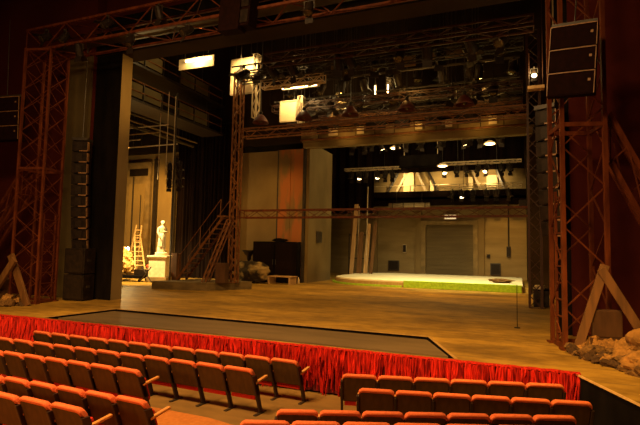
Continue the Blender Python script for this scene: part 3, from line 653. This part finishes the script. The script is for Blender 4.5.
solo('red_crate', MB().box((-18.55, 23.4, .8), (.5, .4, 1.6)), 'plank_dark', 'brown upright crate standing right behind the white statue pedestal', 'crate', (-18.55, 23.4, 0), bevel=.02)

# mound, slabs, dark cabinet, black urn
me, zm = crumple(.9, 3, 4, .32, (1.15, .85, .8), 1.3); o = obj('mound', me, 'mound'); o.location = (-14.15, 24.75, -zm * .84); o.scale = (.9, .8, .88); tag(o, 'rounded mottled stone mound in front of the tan rear wall', 'mound')
for i, (x, y, z, rot, sz) in enumerate(((-15.15, 25.0, .34, .35, (1.0, .6, .12)), (-14.9, 24.9, .14, -.12, (1.2, .7, .16)))):
    solo('stone_slab', MB().box((x, y, z + .06), sz, Matrix.Rotation(rot, 3, 'Y')), 'stone', ('tilted' if i == 0 else 'flat') + ' grey slab leaning against the left of the mound', 'slab', (x, y, z), bevel=.03)
t = thing('low_pallet', 'low pale pallet lying right of the mottled mound', 'pallet', (-12.5, 25.2, 0))
for k in range(4): obj('slat', MB().box((0, -.36 + k * .24, .42), (1.5, .16, .05)), 'plank_pale', t)
for x in (-.65, .65): obj('skid', MB().box((x, 0, .2), (.1, .85, .4)), 'plank_pale', t)
t = thing('dark_cabinet', 'large black double cabinet against the orange door at the rear', 'cabinet', (-13.4, 26.08, 0))
obj('body', MB().box((0, .1, 1.2), (2.95, .5, 2.4)), 'black_cloth', t, bevel=.03)
for x in (-.73, .73): 
    d = obj('door', MB().box((x, -.17, 1.2), (1.36, .04, 2.25)), 'drape', t); obj('handle', MB().box((x * .12, -.2, 1.2), (.04, .03, .3)), 'dark_steel', d)
me, zm = crumple(.2, 8, 3, .4, (2.2, .6, .6)); obj('cloth_on_top', me, 'black_cloth', t, loc=(.2, .1, 2.5))
t = thing('black_urn', 'black wide rimmed urn on a stand behind the mottled mound', 'urn', (-15.3, 26.2, 0))
obj('bowl', MB().lathe([(.12, 1.35), (.14, 1.5), (.3, 1.68), (.42, 1.82), (.4, 1.86), (.3, 1.8)], n=20), 'lamp_black', t, smooth=True); obj('stand', MB().lathe([(.3, 0), (.28, .05), (.08, .15), (.07, 1.2), (.14, 1.36)], n=16), 'lamp_black', t)
solo('white_bottle', MB().lathe([(.06, 0), (.07, .02), (.07, .22), (.025, .3), (.025, .36)], (-11.9, 26.1, 0), 12), 'white', 'small white bottle on the floor before the orange door', 'bottle', (-11.9, 26.1, 0))
solo('wall_box', MB().box((-11.55, 28.3, 2.75), (.12, .75, .7)), 'dark_steel', 'dark box mounted on the pale reveal beside leaning planks', 'wall fitting', (-11.55, 28.3, 2.4), bevel=.02)
# leaning planks and poles
for i, (x, y, dx, h, w, m) in enumerate(((-11.35, 33.4, .15, 5.3, .28, 'plank_pale'), (-11.05, 33.8, -.12, 4.8, .2, 'plank'), (-10.7, 33.4, .06, 3.3, .35, 'plank'), (-10.35, 33.7, .1, 3.9, .3, 'plank_pale'), (-10.0, 33.5, .18, 4.0, .25, 'plank'))):
    solo('leaning_plank', MB().box((x + dx * 2, y + .3, h / 2 + .02), (w, .08, h), Matrix.Rotation(dx * .8 / h * 2, 3, 'Y') @ Matrix.Rotation(-.07, 3, 'X')), m,
         'tall wooden plank leaning at the left of rear stage, %s from the left' % ORD[i], 'plank', (x, y, 0), 'planks leaning in the rear stage', bevel=.01)
for i, (x, h) in enumerate(((-10.85, 5.2), (-10.2, 6.6))):
    solo('upright_pole', MB().tube((x, 33.9, 0), (x + .05, 34.1, h), .035), 'pale_steel', 'thin upright pole among the leaning planks, the %s one' % ('shorter' if i == 0 else 'taller'), 'pole', (x, 33.9, 0))
t = thing('plank_rack', 'dark steel rack behind the leaning planks at the rear left', 'rack', (-10.9, 34.2, 0))
for x in (-.7, .9): obj('upright', MB().bar((x, .1, 0), (x, .1, 3.2), .07), 'dark_steel', t)
for z in (1.4, 3.1): obj('crossbar', MB().bar((-.7, .1, z), (.9, .1, z), .07), 'dark_steel', t)

# rear stage platform: cream cloth, green turf roll
def rounded(x0, y0, x1, y1, r, n=8):
    pts = []
    for cx, cy, a0 in ((x1 - .1, y0 + .1, -PI / 2), (x1 - .1, y1 - .1, 0), (x0 + r, y1 - r, PI / 2), (x0 + r, y0 + r, PI)):
        rr_ = .1 if cx > (x0 + x1) / 2 else r
        for k in range(n + 1): a = a0 + PI / 2 * k / n; pts.append((cx + rr_ * math.cos(a), cy + rr_ * math.sin(a)))
    return pts
t = thing('cloth_platform', 'low wide platform covered in cream cloth on the rear stage', 'platform', (-5, 27, 0)); t.scale = (1, 1, .85)
obj('base', MB().prism(rounded(-10.9, 26.9, .18, 36.5, 3.2), 0, .32), 'plank_pale', t, (-5, 27, 0))
b = MB().prism(rounded(-10.85, 26.95, .15, 36.4, 3.2), .32, .4); obj('cloth', b, 'cloth_cream', t, (-5, 27, 0))
t = thing('turf_mat', 'bright green turf mat hanging over the front of the cloth platform', 'turf mat', (-2.9, 26.82, 0))
obj('front_flap', MB().box((0, .0, .17), (6.0, .1, .34)), 'turf', t, bevel=.03)
b = MB(); n = 40
for i in range(n + 1):
    x = -3 + 6 * i / n; y = .45 + .2 * noise.noise(V((x * 1.3, 0, 2))) - .25 * max(0, -x - 2); b.v += [(x, -.05, .342), (x, -.05, .37), (x, y, .37), (x, y, .342)]
for i in range(n):
    k = i * 4
    for a in range(4): c = (a + 1) % 4; b.f.append((k + a, k + 4 + a, k + 4 + c, k + c))
b.f += [(0, 1, 2, 3), (n * 4 + 3, n * 4 + 2, n * 4 + 1, n * 4)]
obj('top_strip', b, 'turf', t)
b = MB(); n = 50; pts = []
for i in range(n + 1):
    a = PI + PI / 2 * i / n * 1.0; pts.append((-7.7 + 3.3 * math.cos(a), 30.1 + 3.3 * math.sin(a)))
pts += [(-6, 26.8)]
for k in range(len(pts) - 1): b.bar((*pts[k], .05), (*pts[k + 1], .05), .14, .1)
solo('turf_edging', b, 'turf', 'thin curved green turf edging along the left end of platform', 'turf edging', (-9, 28, 0))
me, zm = crumple(.32, 11, 3, .45, (1.9, 1, .35), 2.0); o = obj('dark_heap', me, 'stone'); o.location = (-.95, 29.2, .34 - zm * .9); tag(o, 'small dark heap lying on the cream platform at its right end', 'heap')
t = thing('low_case', 'low dark case at the foot of the mast right of platform', 'case', (.75, 20.75, 0))
obj('body', MB().box((0, 0, .3), (.55, .7, .6)), 'dark_steel', t, bevel=.02); obj('lid', MB().box((0, 0, .63), (.57, .72, .06)), 'black_cloth', t)
solo('paper_pile', MB().box((.68, 20.6, .7), (.4, .35, .08)).box((.72, 20.62, .77), (.3, .26, .06), Matrix.Rotation(.3, 3, 'Z')), 'white', 'pale pile of papers lying on the low dark case', 'papers', (.7, 20.6, .66))
solo('black_monitor', MB().box((.2, 21.6, 4.0), (.4, .3, .36)), 'lamp_black', 'small black monitor behind the dark mast below lower bridge', 'box', (.2, 21.6, 3.8), bevel=.02)  # black monitor, free of the mast, no mount modelled

# upper part of the rear stage: gallery, trusses, lamps, screen, duct
b = MB(); n = 60
for i in range(n + 1):
    x = -17.5 + 17.9 * i / n; y = 38.6 + .12 * math.sin(i * 1.7); b.v += [(x, y, 8.25 + .02 * math.sin(i)), (x, y, 12), (x, y + .04, 12), (x, y + .04, 8.25)]
for i in range(n):
    k = i * 4
    for a in range(4): c = (a + 1) % 4; b.f.append((k + a, k + 4 + a, k + 4 + c, k + c))
solo('added_dark_border', b, 'drape', 'wide black sheet added high before the back wall to darken it', 'curtain', (-8, 38.6, 8.25))  # added sheet covering the upper wall so that it stays dark
b = MB(); n = 24
for i in range(n + 1):
    x = -15.5 + 4.9 * i / n; y = 37.2 + .12 * math.sin(i * 1.7); b.v += [(x, y, 4.9), (x, y, 12), (x, y + .04, 12), (x, y + .04, 4.9)]
for i in range(n):
    k = i * 4
    for a in range(4): c = (a + 1) % 4; b.f.append((k + a, k + 4 + a, k + 4 + c, k + c))
solo('added_dark_side', b, 'drape', 'black sheet added high at the left to darken the rear stage', 'curtain', (-13, 38.2, 4.9))  # added to turn the upper left of the rear stage dark
t = thing('back_gallery', 'dark gallery running along the upper back wall', 'gallery', (-8, 39.2, 6.15))
obj('deck', MB().box((0, 0, 0), (17, 1.3, .18)), 'lamp_black', t)
obj('front_board', MB().box((0, -.62, .0), (17, .06, 1.15)), 'drape', t)
for k in range(9): obj('rail_post', MB().bar((-7.6 + k * 1.9, -.6, 0), (-7.6 + k * 1.9, -.6, 1.05), .05), 'dark_steel', t)
obj('rail', MB().tube((-8.4, -.6, 1.05), (8.3, -.6, 1.05), .03), 'pale_steel', t)
t = thing('air_duct', 'round pale air duct under the back gallery', 'duct', (-9.6, 38.2, 5.55))
obj('pipe', MB().tube((0, 0, 0), (3.2, 0, 0), .24, 18), 'duct', t, smooth=True); b = MB()
for k in range(4): b.tube((.3 + k * .85, 0, 0), (.36 + k * .85, 0, 0), .27, 18)
obj('flanges', b, 'dark_steel', t); [obj('hanging_strap', MB().bar((xx, .0, .24), (xx, .0, 1.0), .04), 'dark_steel', t) for xx in (.6, 2.6)]
t = thing('black_screen', 'black rectangular screen box hanging in the rear stage rig', 'screen', (-6.55, 35.2, 8.05))
obj('casing', MB().box((0, 0, .45), (3.1, .3, .9)), 'black_cloth', t, bevel=.02); obj('face', MB().box((0, -.17, .45), (2.9, .03, .75)), 'black_cloth', t)
obj('hanger', MB().tube((-1.2, 0, .9), (-1.5, 0, 4.2), .03).tube((1.2, 0, .9), (1.2, 0, 4), .03), 'pale_steel', t)
for i, (x0, x1, y, z, lb) in enumerate(((-12.6, -8.2, 35.8, 8.15, 'pale lattice truss left of the black screen in rear rig'), (-5.6, .2, 36.2, 8.35, 'pale lattice truss right of the black screen in rear rig'), (-5.8, .2, 37.6, 6.75, 'pale low lattice truss at the right of rear rig'))):
    lattice('rear_truss', lb, 'truss', (x0, y, z), (x1, y, z), (0, .3, 0), (0, 0, .16), 14, .018, .01, 'pale_steel')
R_ = [(-12.5, -8.4, 35.95, 8.12, 6, 'left rear truss', (1, 3), -.5), (-5.4, -.1, 36.35, 8.32, 7, 'right rear truss', (0, 4), -.7), (-12, -.2, 33, 9.7, 9, 'front rear pipe', (2, 6), .4), (-11, -.5, 31, 9.5, 7, 'nearest rear pipe', (), .7), (-5, -.3, 37.75, 6.72, 6, 'low rear truss', (1,), -.5)]
for i, (x0, x1, y, z, n, rn, li, tl) in enumerate(R_):
    batten('thin pipe in the rear stage rig holding lamps, %s of the rear pipes' % ORD[i], x0, x1, y, z - .02, 12, n, rn, li, 1.15, .03, 'pale_steel', .2, tl)
for i, (x, y, z) in enumerate(((-8.15, 34, 9.3), (-4.9, 34.5, 7.95), (-1.7, 33, 9.0), (-.3, 31.5, 9.3))):
    t = thing('pendant_light', 'glowing round pendant light in the rear stage, %s from the left' % ORD[i], 'pendant', (x, y, z), 0, 'pendant lights in the rear stage')
    obj('shade', MB().lathe([(.05, .22), (.15, .2), (.4, .05), (.42, 0), (.38, .02)], n=18), 'pale_steel', t); obj('bulb', MB().lathe([(.3, .03), (.3, -.02), (.2, -.05), (.01, -.06)], n=16), 'lit', t); obj('cord', MB().tube((0, 0, .2), (0, 0, 14 - z), .012, 5), 'dark_steel', t)
for i, (xa, xb) in enumerate(((-9.4, -8.5), (-10.1, -9.2), (-6.9, -7.7), (-5.9, -6.8), (-2.7, -3.4), (-1.0, -1.6))):
    solo('wall_brace', MB().bar((xa, 39.6, 6.75), (xb, 39.75, 8.5), .16, .16), 'dark_steel' if i % 2 else 'pale_steel', '%s diagonal brace on the upper back wall, %s from the left' % ('dark' if i % 2 else 'pale', ORD[i]), 'brace', (xa, 39.6, 6.75))
for i, (x, z, w, h) in enumerate(((-8.4, 6.6, .85, 2.0), (-6.5, 6.6, .3, 1.2), (-3.5, 6.6, .35, 1.3), (-1.9, 6.4, .8, 1.6))):
    solo('wall_pier', MB().box((x, 39.95, z + h / 2), (w, .3, h)), 'white', 'pale plastered pier on the upper back wall, %s from the left' % ORD[i], 'pier', (x, 39.95, z), 'plastered piers on the back wall')
b = MB().box((-6.5, 30.5, 12.2), (24, 7.4, .2)); struct('ceiling_rear', b, 'dark_wall')

# ------------------------------------------------------------------ red fringe along the stage front
t = thing('stage_skirt', 'long ragged red fringe skirt hanging along the front of the stage', 'skirt', (-8, EDGE, HF))
b = MB()
X0, X1 = -18.0, .93
n = 260
for i in range(n + 1):
    x = X0 + (X1 - X0) * i / n; y = EDGE - .03 + .02 * math.sin(i * 1.9) - .01 * math.sin(i * .7)
    b.v += [(x, y, .0), (x, y + .015, -.86), (x, y + .03, -.86), (x, y + .03, .0)]
for i in range(n):
    k = i * 4
    for a in range(4): c = (a + 1) % 4; b.f.append((k + a, k + 4 + a, k + 4 + c, k + c))
obj('backing_cloth', b, 'fringe_back', t, (-8, EDGE, HF))
b = MB(); r2 = random.Random(3)
def strand(x, y, ztop, L, w, sx, sy):
    segs = 4; ring = []
    px, py = x, y
    for k in range(segs + 1):
        u = k / segs
        cx = x + sx * u + r2.uniform(-.012, .012); cy = y + sy * u + r2.uniform(-.01, .012); z = ztop - L * u; ww = w * (1 - .35 * u)
        ring.append([(cx - ww, cy + .006, z), (cx + ww * r2.uniform(-.3, .3), cy - ww * .7 - .004, z), (cx + ww, cy + .006, z)])
    b.loft(ring)
x = X0
while x < X1:
    for lay in range(2):
        xx = x + r2.uniform(-.02, .02)
        strand(xx, EDGE - .05 - lay * .03 - r2.uniform(0, .02), r2.uniform(-.02, .025) - (0 if lay else r2.uniform(0, .1)), r2.uniform(.55, .85) if lay == 0 else r2.uniform(.3, .82), r2.uniform(.014, .034), r2.gauss(0, .06), r2.uniform(-.05, .01))
    x += .03
fr = obj('fringe', b, 'fringe', t, (-8, EDGE, HF)); fr['kind'] = 'stuff'
b = MB(); n = 400
for i in range(n):
    x = X0 + (X1 - X0) * i / n; x2 = X0 + (X1 - X0) * (i + 1) / n
    h = .012 + .02 * abs(noise.noise(V((x * 3, 0, 0))))
    b.box(((x + x2) / 2, EDGE + .02, h / 2 + .002), ((x2 - x) * 1.02, .16, h))
obj('top_hem', b, 'fringe', t, (-8, EDGE, HF))

# ------------------------------------------------------------------ theatre seats
TILT = math.radians(20)
def seat_meshes(w):
    sh = Matrix(((1, 0, 0, 0), (0, 1, -math.tan(TILT), .165), (0, 0, 1, 0), (0, 0, 0, 1)))
    me = {}
    bm = MB().box((0, -.03, .55), (w * .915, .028, .44)).xf(sh); me['back_panel'] = bm.mesh('back_panel', bevel=.012)
    b = MB()
    # upholstered cushion in front of the panel, rolled over its top with rounded shoulders
    prof = [(-.046, .762), (-.052, .796), (-.036, .818), (.0, .826), (.04, .815), (.062, .77), (.07, .6), (.06, .36), (.0, .35), (-.012, .36), (-.012, .758)]
    hw = w * .475; rings = []
    for u in (-1, -.985, -.93, -.8, 0, .8, .93, .985, 1):
        k = max(0, (abs(u) - .8) / .2); dz = .045 * k ** 2.2
        rings.append([(u * hw, y, z - (dz if z > .7 else 0)) for y, z in prof])
    b.loft(rings).xf(sh); me['back_cushion'] = b.mesh('back_cushion', smooth=True)
    b = MB().box((0, .105, .46), (w * .86, .08, .38), Matrix.Rotation(math.radians(19), 3, 'X')); b.box((0, .12, .285), (w * .86, .17, .08)); me['seat_cushion'] = b.mesh('seat_cushion', bevel=.025, seg=2)
    return me
def std_mesh(x):
    sh = Matrix(((1, 0, 0, 0), (0, 1, -math.tan(TILT), .165), (0, 0, 1, 0), (0, 0, 0, 1)))
    s = MB().box((x, .0, .3), (.04, .09, .6)).box((x, .0, .52), (.04, .13, .36)).xf(sh); m1 = s.mesh('standard', bevel=.006)
    f = MB().box((x, .13, .01), (.06, .32, .02)).mesh('foot_plate')
    a = MB().box((x, .14, .585), (.06, .38, .04), Matrix.Rotation(.14, 3, 'X')).mesh('armrest', bevel=.014)
    return m1, f, a
SEATM = {}
for k, w in (('l', .585), ('m', .6), ('r', .56)):
    d = seat_meshes(w); d['sr'] = std_mesh(w / 2); d['sl'] = std_mesh(-w / 2); SEATM[k] = d
MATS = {'back_panel': 'seat_panel', 'back_cushion': 'upholstery', 'seat_cushion': 'seat_red'}
for d in SEATM.values():
    for k, m in MATS.items(): d[k].materials.append(M[m])
    for k in ('sr', 'sl'):
        for me, m in zip(d[k], ('seat_metal', 'dark_steel', 'arm_wood')): me.materials.append(M[m])
def seat(key, label, loc, rz, group, left):
    d = SEATM[key]; t = thing('theatre_seat', label, 'theatre seat', loc, rz, group)
    for k in MATS: obj(k, d[k], MATS[k], t)
    for sd in ('sr', 'sl') if left else ('sr',):
        s = obj('standard', d[sd][0], 'seat_metal', t); obj('foot_plate', d[sd][1], 'dark_steel', s); obj('armrest', d[sd][2], 'arm_wood', s)
LEFT = [('front', 8.50, -3.85, .583, 12, 'l'), ('second', 7.58, -4.28, .6, 12, 'm'), ('third', 6.66, -5.93, .56, 7, 'r'), ('fourth', 5.42, -4.68, .565, 7, 'r'), ('fifth', 4.83, -5.17, .6, 4, 'm')]
for rn, y, xe, p, n, key in LEFT:
    for i in range(n):
        seat(key, 'orange topped seat in %s row of the left block, %s from its right end' % (rn, ORD[i]), (xe - p * (i + .5) + .02, y + .13, HF), math.radians(-4), 'seats of the left block', i == n - 1)
RIGHT = [('front', (-2.79, 7.97), (.65, 8.93), 6, 0, 'm'), ('second', (-2.28, 7.27), (.94, 8.07), 6, 0, 'r'), ('third', (-2.94, 5.85), (.66, 7.29), 7, 0, 'r'), ('nearest', (-2.96, 4.97), (.8, 6.5), 7, .13, 'l')]
for rn, a, c, n, dz, key in RIGHT:
    a, c = V((*a, 0)), V((*c, 0)); d = c - a; rz = math.atan2(d.y, d.x)
    for i in range(n):
        p = a + d * ((i + .5) / n) + Matrix.Rotation(rz, 3, 'Z') @ V((0, .13, 0))
        seat(key, 'orange topped seat in %s row of the right block, %s from its left end' % (rn, ORD[i]), (p.x, p.y, HF + dz), rz, 'seats of the right block', i == 0)

# ------------------------------------------------------------------ rubble and timber at the tower feet
def rock_mesh(seed, slab):
    bm = bmesh.new(); bmesh.ops.create_cube(bm, size=1)
    bmesh.ops.subdivide_edges(bm, edges=bm.edges[:], cuts=2, use_grid_fill=True)
    R = random.Random(seed)
    for v in bm.verts:
        n = noise.noise_vector(v.co * 1.7 + V((seed * 5.3, seed, 0))); v.co += n * .09
        v.co.x *= 1.25 if slab else 1.0; v.co.y *= .7 if slab else .85; v.co.z *= .36 if slab else .66
    for k in range(3):
        no = V((R.uniform(-1, 1), R.uniform(-1, 1), R.uniform(-.4, 1))).normalized()
        bmesh.ops.bisect_plane(bm, geom=bm.verts[:] + bm.edges[:] + bm.faces[:], plane_co=no * .42, plane_no=no, clear_outer=True)
        es = [e for e in bm.edges if e.is_boundary]
        if es: bmesh.ops.edgeloop_fill(bm, edges=es)
    bmesh.ops.recalc_face_normals(bm, faces=bm.faces)
    zm = min(v.co.z for v in bm.verts)
    for v in bm.verts: v.co.z -= zm
    me = bpy.data.meshes.new('rubble_stone'); bm.to_mesh(me); bm.free(); return me
ROCKS = []
for sd in range(12):
    me = rock_mesh(sd, sd % 3 != 2); me.materials.append(M[('stone', 'brick', 'stone_pale')[sd % 3 if sd % 4 else 0]]); ROCKS.append(me)
def rock(x, y, z, s, label, group, k=None):
    o = bpy.data.objects.new('rubble_stone', ROCKS[rnd.randrange(12) if k is None else k]); C.objects.link(o)
    o.location = (x, y, z); o.rotation_euler = (rnd.uniform(-.6, .6), rnd.uniform(-.6, .6), rnd.uniform(0, 6.28)); o.scale = (s * rnd.uniform(.8, 1.3), s * rnd.uniform(.7, 1), s * rnd.uniform(.7, 1.05))
    return tag(o, label, 'rubble', group)
LR = 'rough grey brown stone in the rubble heap before the right tower'
for i in range(190):
    u = rnd.random() ** .9; v_ = rnd.random()
    bx, by = .92 + .95 * u, 11.35 - 1.75 * u
    L = .35 + 1.9 * u ** .7
    x, y = bx + L * v_ * .93, by + L * v_ * .42
    if x > 3.1: continue
    h = (.24 + .42 * u) * min(1, v_ * 2.4)
    rock(x, y, max(0, h - .14) * (.82 if rnd.random() < .7 else .4), rnd.uniform(.17, .36) * (1.15 if v_ < .3 else 1), LR, 'rubble at the right tower')
for x, y, z, s, lb in ((1.98, 10.05, .0, .62, 'long pale rounded boulder at the right front of rubble'), (2.3, 10.75, .2, .85, 'biggest pale boulder on top of the right rubble heap'), (1.3, 10.85, .02, .42, 'tilted flat slab at the front left of the right rubble')):
    me, zm = crumple(.5, int(x * 10), 3, .25, (1.2, .8, .62)); o = obj('boulder', me, 'stone_pale' if x > 1.5 else 'stone'); o.scale = (s, s, s); o.location = (x, y, z - zm * s * .9); o.rotation_euler = (0, 0, .3); tag(o, lb, 'boulder')
LL = 'rough tan stone in the rubble heap before the left tower'
for i in range(34):
    x = -16.5 + 1.75 * rnd.random(); v_ = rnd.random(); y = 10.75 + .75 * v_
    rock(x, y, max(0, .3 * math.sin(PI * v_) * (1 - (x + 16.5) / 2.2) - .06), rnd.uniform(.15, .34), LL, 'rubble at the left tower')
def plank(label, p, q, w, th, m, nv):
    p, q = V(p), V(q); return solo('timber_plank', MB().bar(p, q, w, th, nv), m, label, 'timber', tuple(p), bevel=.008)
plank('wide brown plank leaning left in the timber frame by right tower', (1.05, 11.25, .05), (1.6, 11.38, 1.8), .17, .07, 'plank', (0, 1, 0))
plank('wide brown plank leaning right in the timber frame by right tower', (2.3, 11.3, .3), (1.52, 11.3, 1.72), .17, .07, 'plank', (0, 1, 0))
solo('brown_chest', MB().prism([(-.42, -.2), (.42, -.2), (.36, .2), (-.36, .2)], 0, .55).xf(Matrix.Translation((1.6, 11.45, .35)) @ Matrix.Rotation(.2, 4, 'Z') @ Matrix.Diagonal((.68, .45, 1, 1))), 'plank_dark', 'dark brown panelled chest between the leaning planks at right', 'chest', (1.6, 11.45, .35), bevel=.03)
solo('chest_plinth', MB().box((1.6, 11.45, .175), (.66, .26, .35), Matrix.Rotation(.2, 3, 'Z')), 'plank_dark', 'brown plinth block under the dark panelled chest', 'plinth', (1.6, 11.45, 0))
plank('upper end plank of the crossed timbers by left tower, leaning left', (-14.62, 11.2, 0), (-15.4, 11.1, 1.62), .24, .09, 'plank', (0, 1, 0))
plank('shorter plank of the crossed timbers by left tower, leaning right', (-16.15, 10.98, .1), (-15.0, 10.95, 1.48), .22, .1, 'plank', (0, 1, 0))
solo('brown_crate', MB().box((-16.15, 11.35, .42), (.65, .4, .84), Matrix.Rotation(.1, 3, 'Y')), 'plank_dark', 'brown wooden crate behind the rubble beside left tower', 'crate', (-16.15, 11.35, 0), bevel=.02)

# ------------------------------------------------------------------ light
def area(name, loc, aim, power, col, sx, sy=None, spread=PI):
    l = bpy.data.lights.new(name, 'AREA'); l.energy = power; l.color = col; l.size = sx
    if sy: l.shape = 'RECTANGLE'; l.size_y = sy
    l.spread = spread
    o = bpy.data.objects.new(name, l); C.objects.link(o); o.location = loc
    o.rotation_euler = (V(aim) - V(loc)).to_track_quat('-Z', 'Y').to_euler(); return o
def spot(name, loc, aim, power, col, ang, blend=.6, r=.15):
    l = bpy.data.lights.new(name, 'SPOT'); l.energy = power; l.color = col; l.spot_size = math.radians(ang); l.spot_blend = blend; l.shadow_soft_size = r
    o = bpy.data.objects.new(name, l); C.objects.link(o); o.location = loc
    o.rotation_euler = (V(aim) - V(loc)).to_track_quat('-Z', 'Y').to_euler(); return o
def point(name, loc, power, col, r=.1):
    l = bpy.data.lights.new(name, 'POINT'); l.energy = power; l.color = col; l.shadow_soft_size = r
    o = bpy.data.objects.new(name, l); C.objects.link(o); o.location = loc; return o
W1, W2, RED = (1, .51, .10), (1, .66, .24), (1, .3, .07)
area('house_light', (-6, 2.8, 9.5), (-5.5, 6.5, -.9), 1650, (1, .56, .2), 5, 2)
area('near_rows_fill', (-9.5, -2.5, 2.2), (-7.5, 4.6, -.6), 330, (1, .52, .15), 1.5, 1)  # added low fill for the near left rows, no side box behind it
area('tower_red_fill', (-7, 4, 1.2), (-7, 12, 3), 75, RED, 10, 1.5)  # added low red fill, standing in for stage bounce on the towers
for x in (-9, -5.5, -1.8): spot('gallery_fill', (x, 25.2, 8.3), (x, 26.3, 8.85), 38, W1, 120, .9)  # added spots that brighten the gallery front, no fixtures there
spot('skirt_light', (-7, 3.2, 9.2), (-7, 9.4, -.4), 2100, (1, .5, .15), 84, .6, .4)
spot('apron_light', (-.5, 3.5, 9.5), (.1, 10.3, 0), 6200, W1, 38, .9, .4)
spot('apron_light', (-12, 3.5, 9.5), (-13.5, 11.0, 0), 2600, W1, 38, .9, .4)
spot('apron_light', (-5, 4.5, 9.5), (-5, 12.3, 0), 3300, W1, 46, .9, .4)
for i, (x, y, ax, ay, p) in enumerate(((-11, 17.2, -13.0, 18.8, 700), (-8, 21.3, -9, 24.2, 1700), (-2.5, 22, -2.5, 25.4, 2700), (-9, 17.2, -9.5, 17.5, 450))):
    spot('stage_flood', (x, y, 8.6), (ax, ay, 0), p, W1, 86, .9, .2)
area('rear_flood', (-5, 31, 11.5), (-5, 31, 0), 520, W2, 8, 4)
spot('turf_light', (-3, 26.0, 7.8), (-4, 30.5, 0), 4200, (1, .85, .42), 92, .8)
for x in (-8.6, -5.6, -2.2): spot('back_wall_light', (x, 38.0, 8.0), (x, 40, 7.1), 420, W2, 120, .9)
spot('rear_wall_wash', (-1.5, 33, 8.5), (-1.0, 40, 2.3), 1500, W1, 40, .9)
point('work_lamp_light', (-21.15, 22.0, 2.05), 520, W2, .1)
spot('wing_light', (-19.0, 18.8, 8.8), (-19.7, 23, 0), 15000, W2, 54, .7)
spot('wing_wall_light', (-20.5, 20.5, 8), (-23.8, 27, 3.0), 3200, W1, 70, .8)
spot('leg_light', (-10.5, 15.0, 8.8), (-13.77, 14.1, 7.8), 420, W1, 52, .9)
point('trough_light', (-14.8, 19.5, 11.3), 130, W2, .2)
spot('reflector_light', (-12.3, 19.4, 11.2), (-12.3, 20.7, 10.3), 560, W2, 120, .7)
spot('reflector_light', (-10.1, 20.2, 9.5), (-10.1, 20.9, 8.6), 220, W2, 120, .7)
point('striplight_light', (-9.4, 20.1, 9.45), 130, W2, .1)
point('tube_light_glow', (-6.2, 22.8, 9.9), 90, W2, .1)
point('rig_fill', (-4.5, 20.2, 9.4), 80, W1, .1)  # added warm fill points lifting the rig, not fixtures
point('rig_fill', (-1.5, 22.4, 9.5), 60, W1, .1)
point('rig_fill', (-8.2, 22.4, 9.3), 90, W1, .1)
point('tower_lamp_light', (.45, 16.7, 7.9), 45, W2, .08)
spot('portal_light', (-9, 12.2, 8.7), (-15.4, 13.5, 6.4), 260, W1, 34, .9)
spot('tan_wall_light', (-12.5, 21.5, 9.3), (-14.4, 26.7, 3.6), 620, W1, 54, .9)
spot('orange_door_light', (-11.0, 21.5, 8.8), (-12.6, 26.6, 4.5), 330, W1, 44, .9)
w = bpy.data.worlds.new('world'); bpy.context.scene.world = w; w.use_nodes = True
w.node_tree.nodes['Background'].inputs['Color'].default_value = (.5, .14, .05, 1); w.node_tree.nodes['Background'].inputs['Strength'].default_value = .012
sc = bpy.context.scene
sc.view_settings.view_transform = 'Standard'; sc.view_settings.look = 'None'; sc.view_settings.gamma = 1; sc.view_settings.exposure = 0
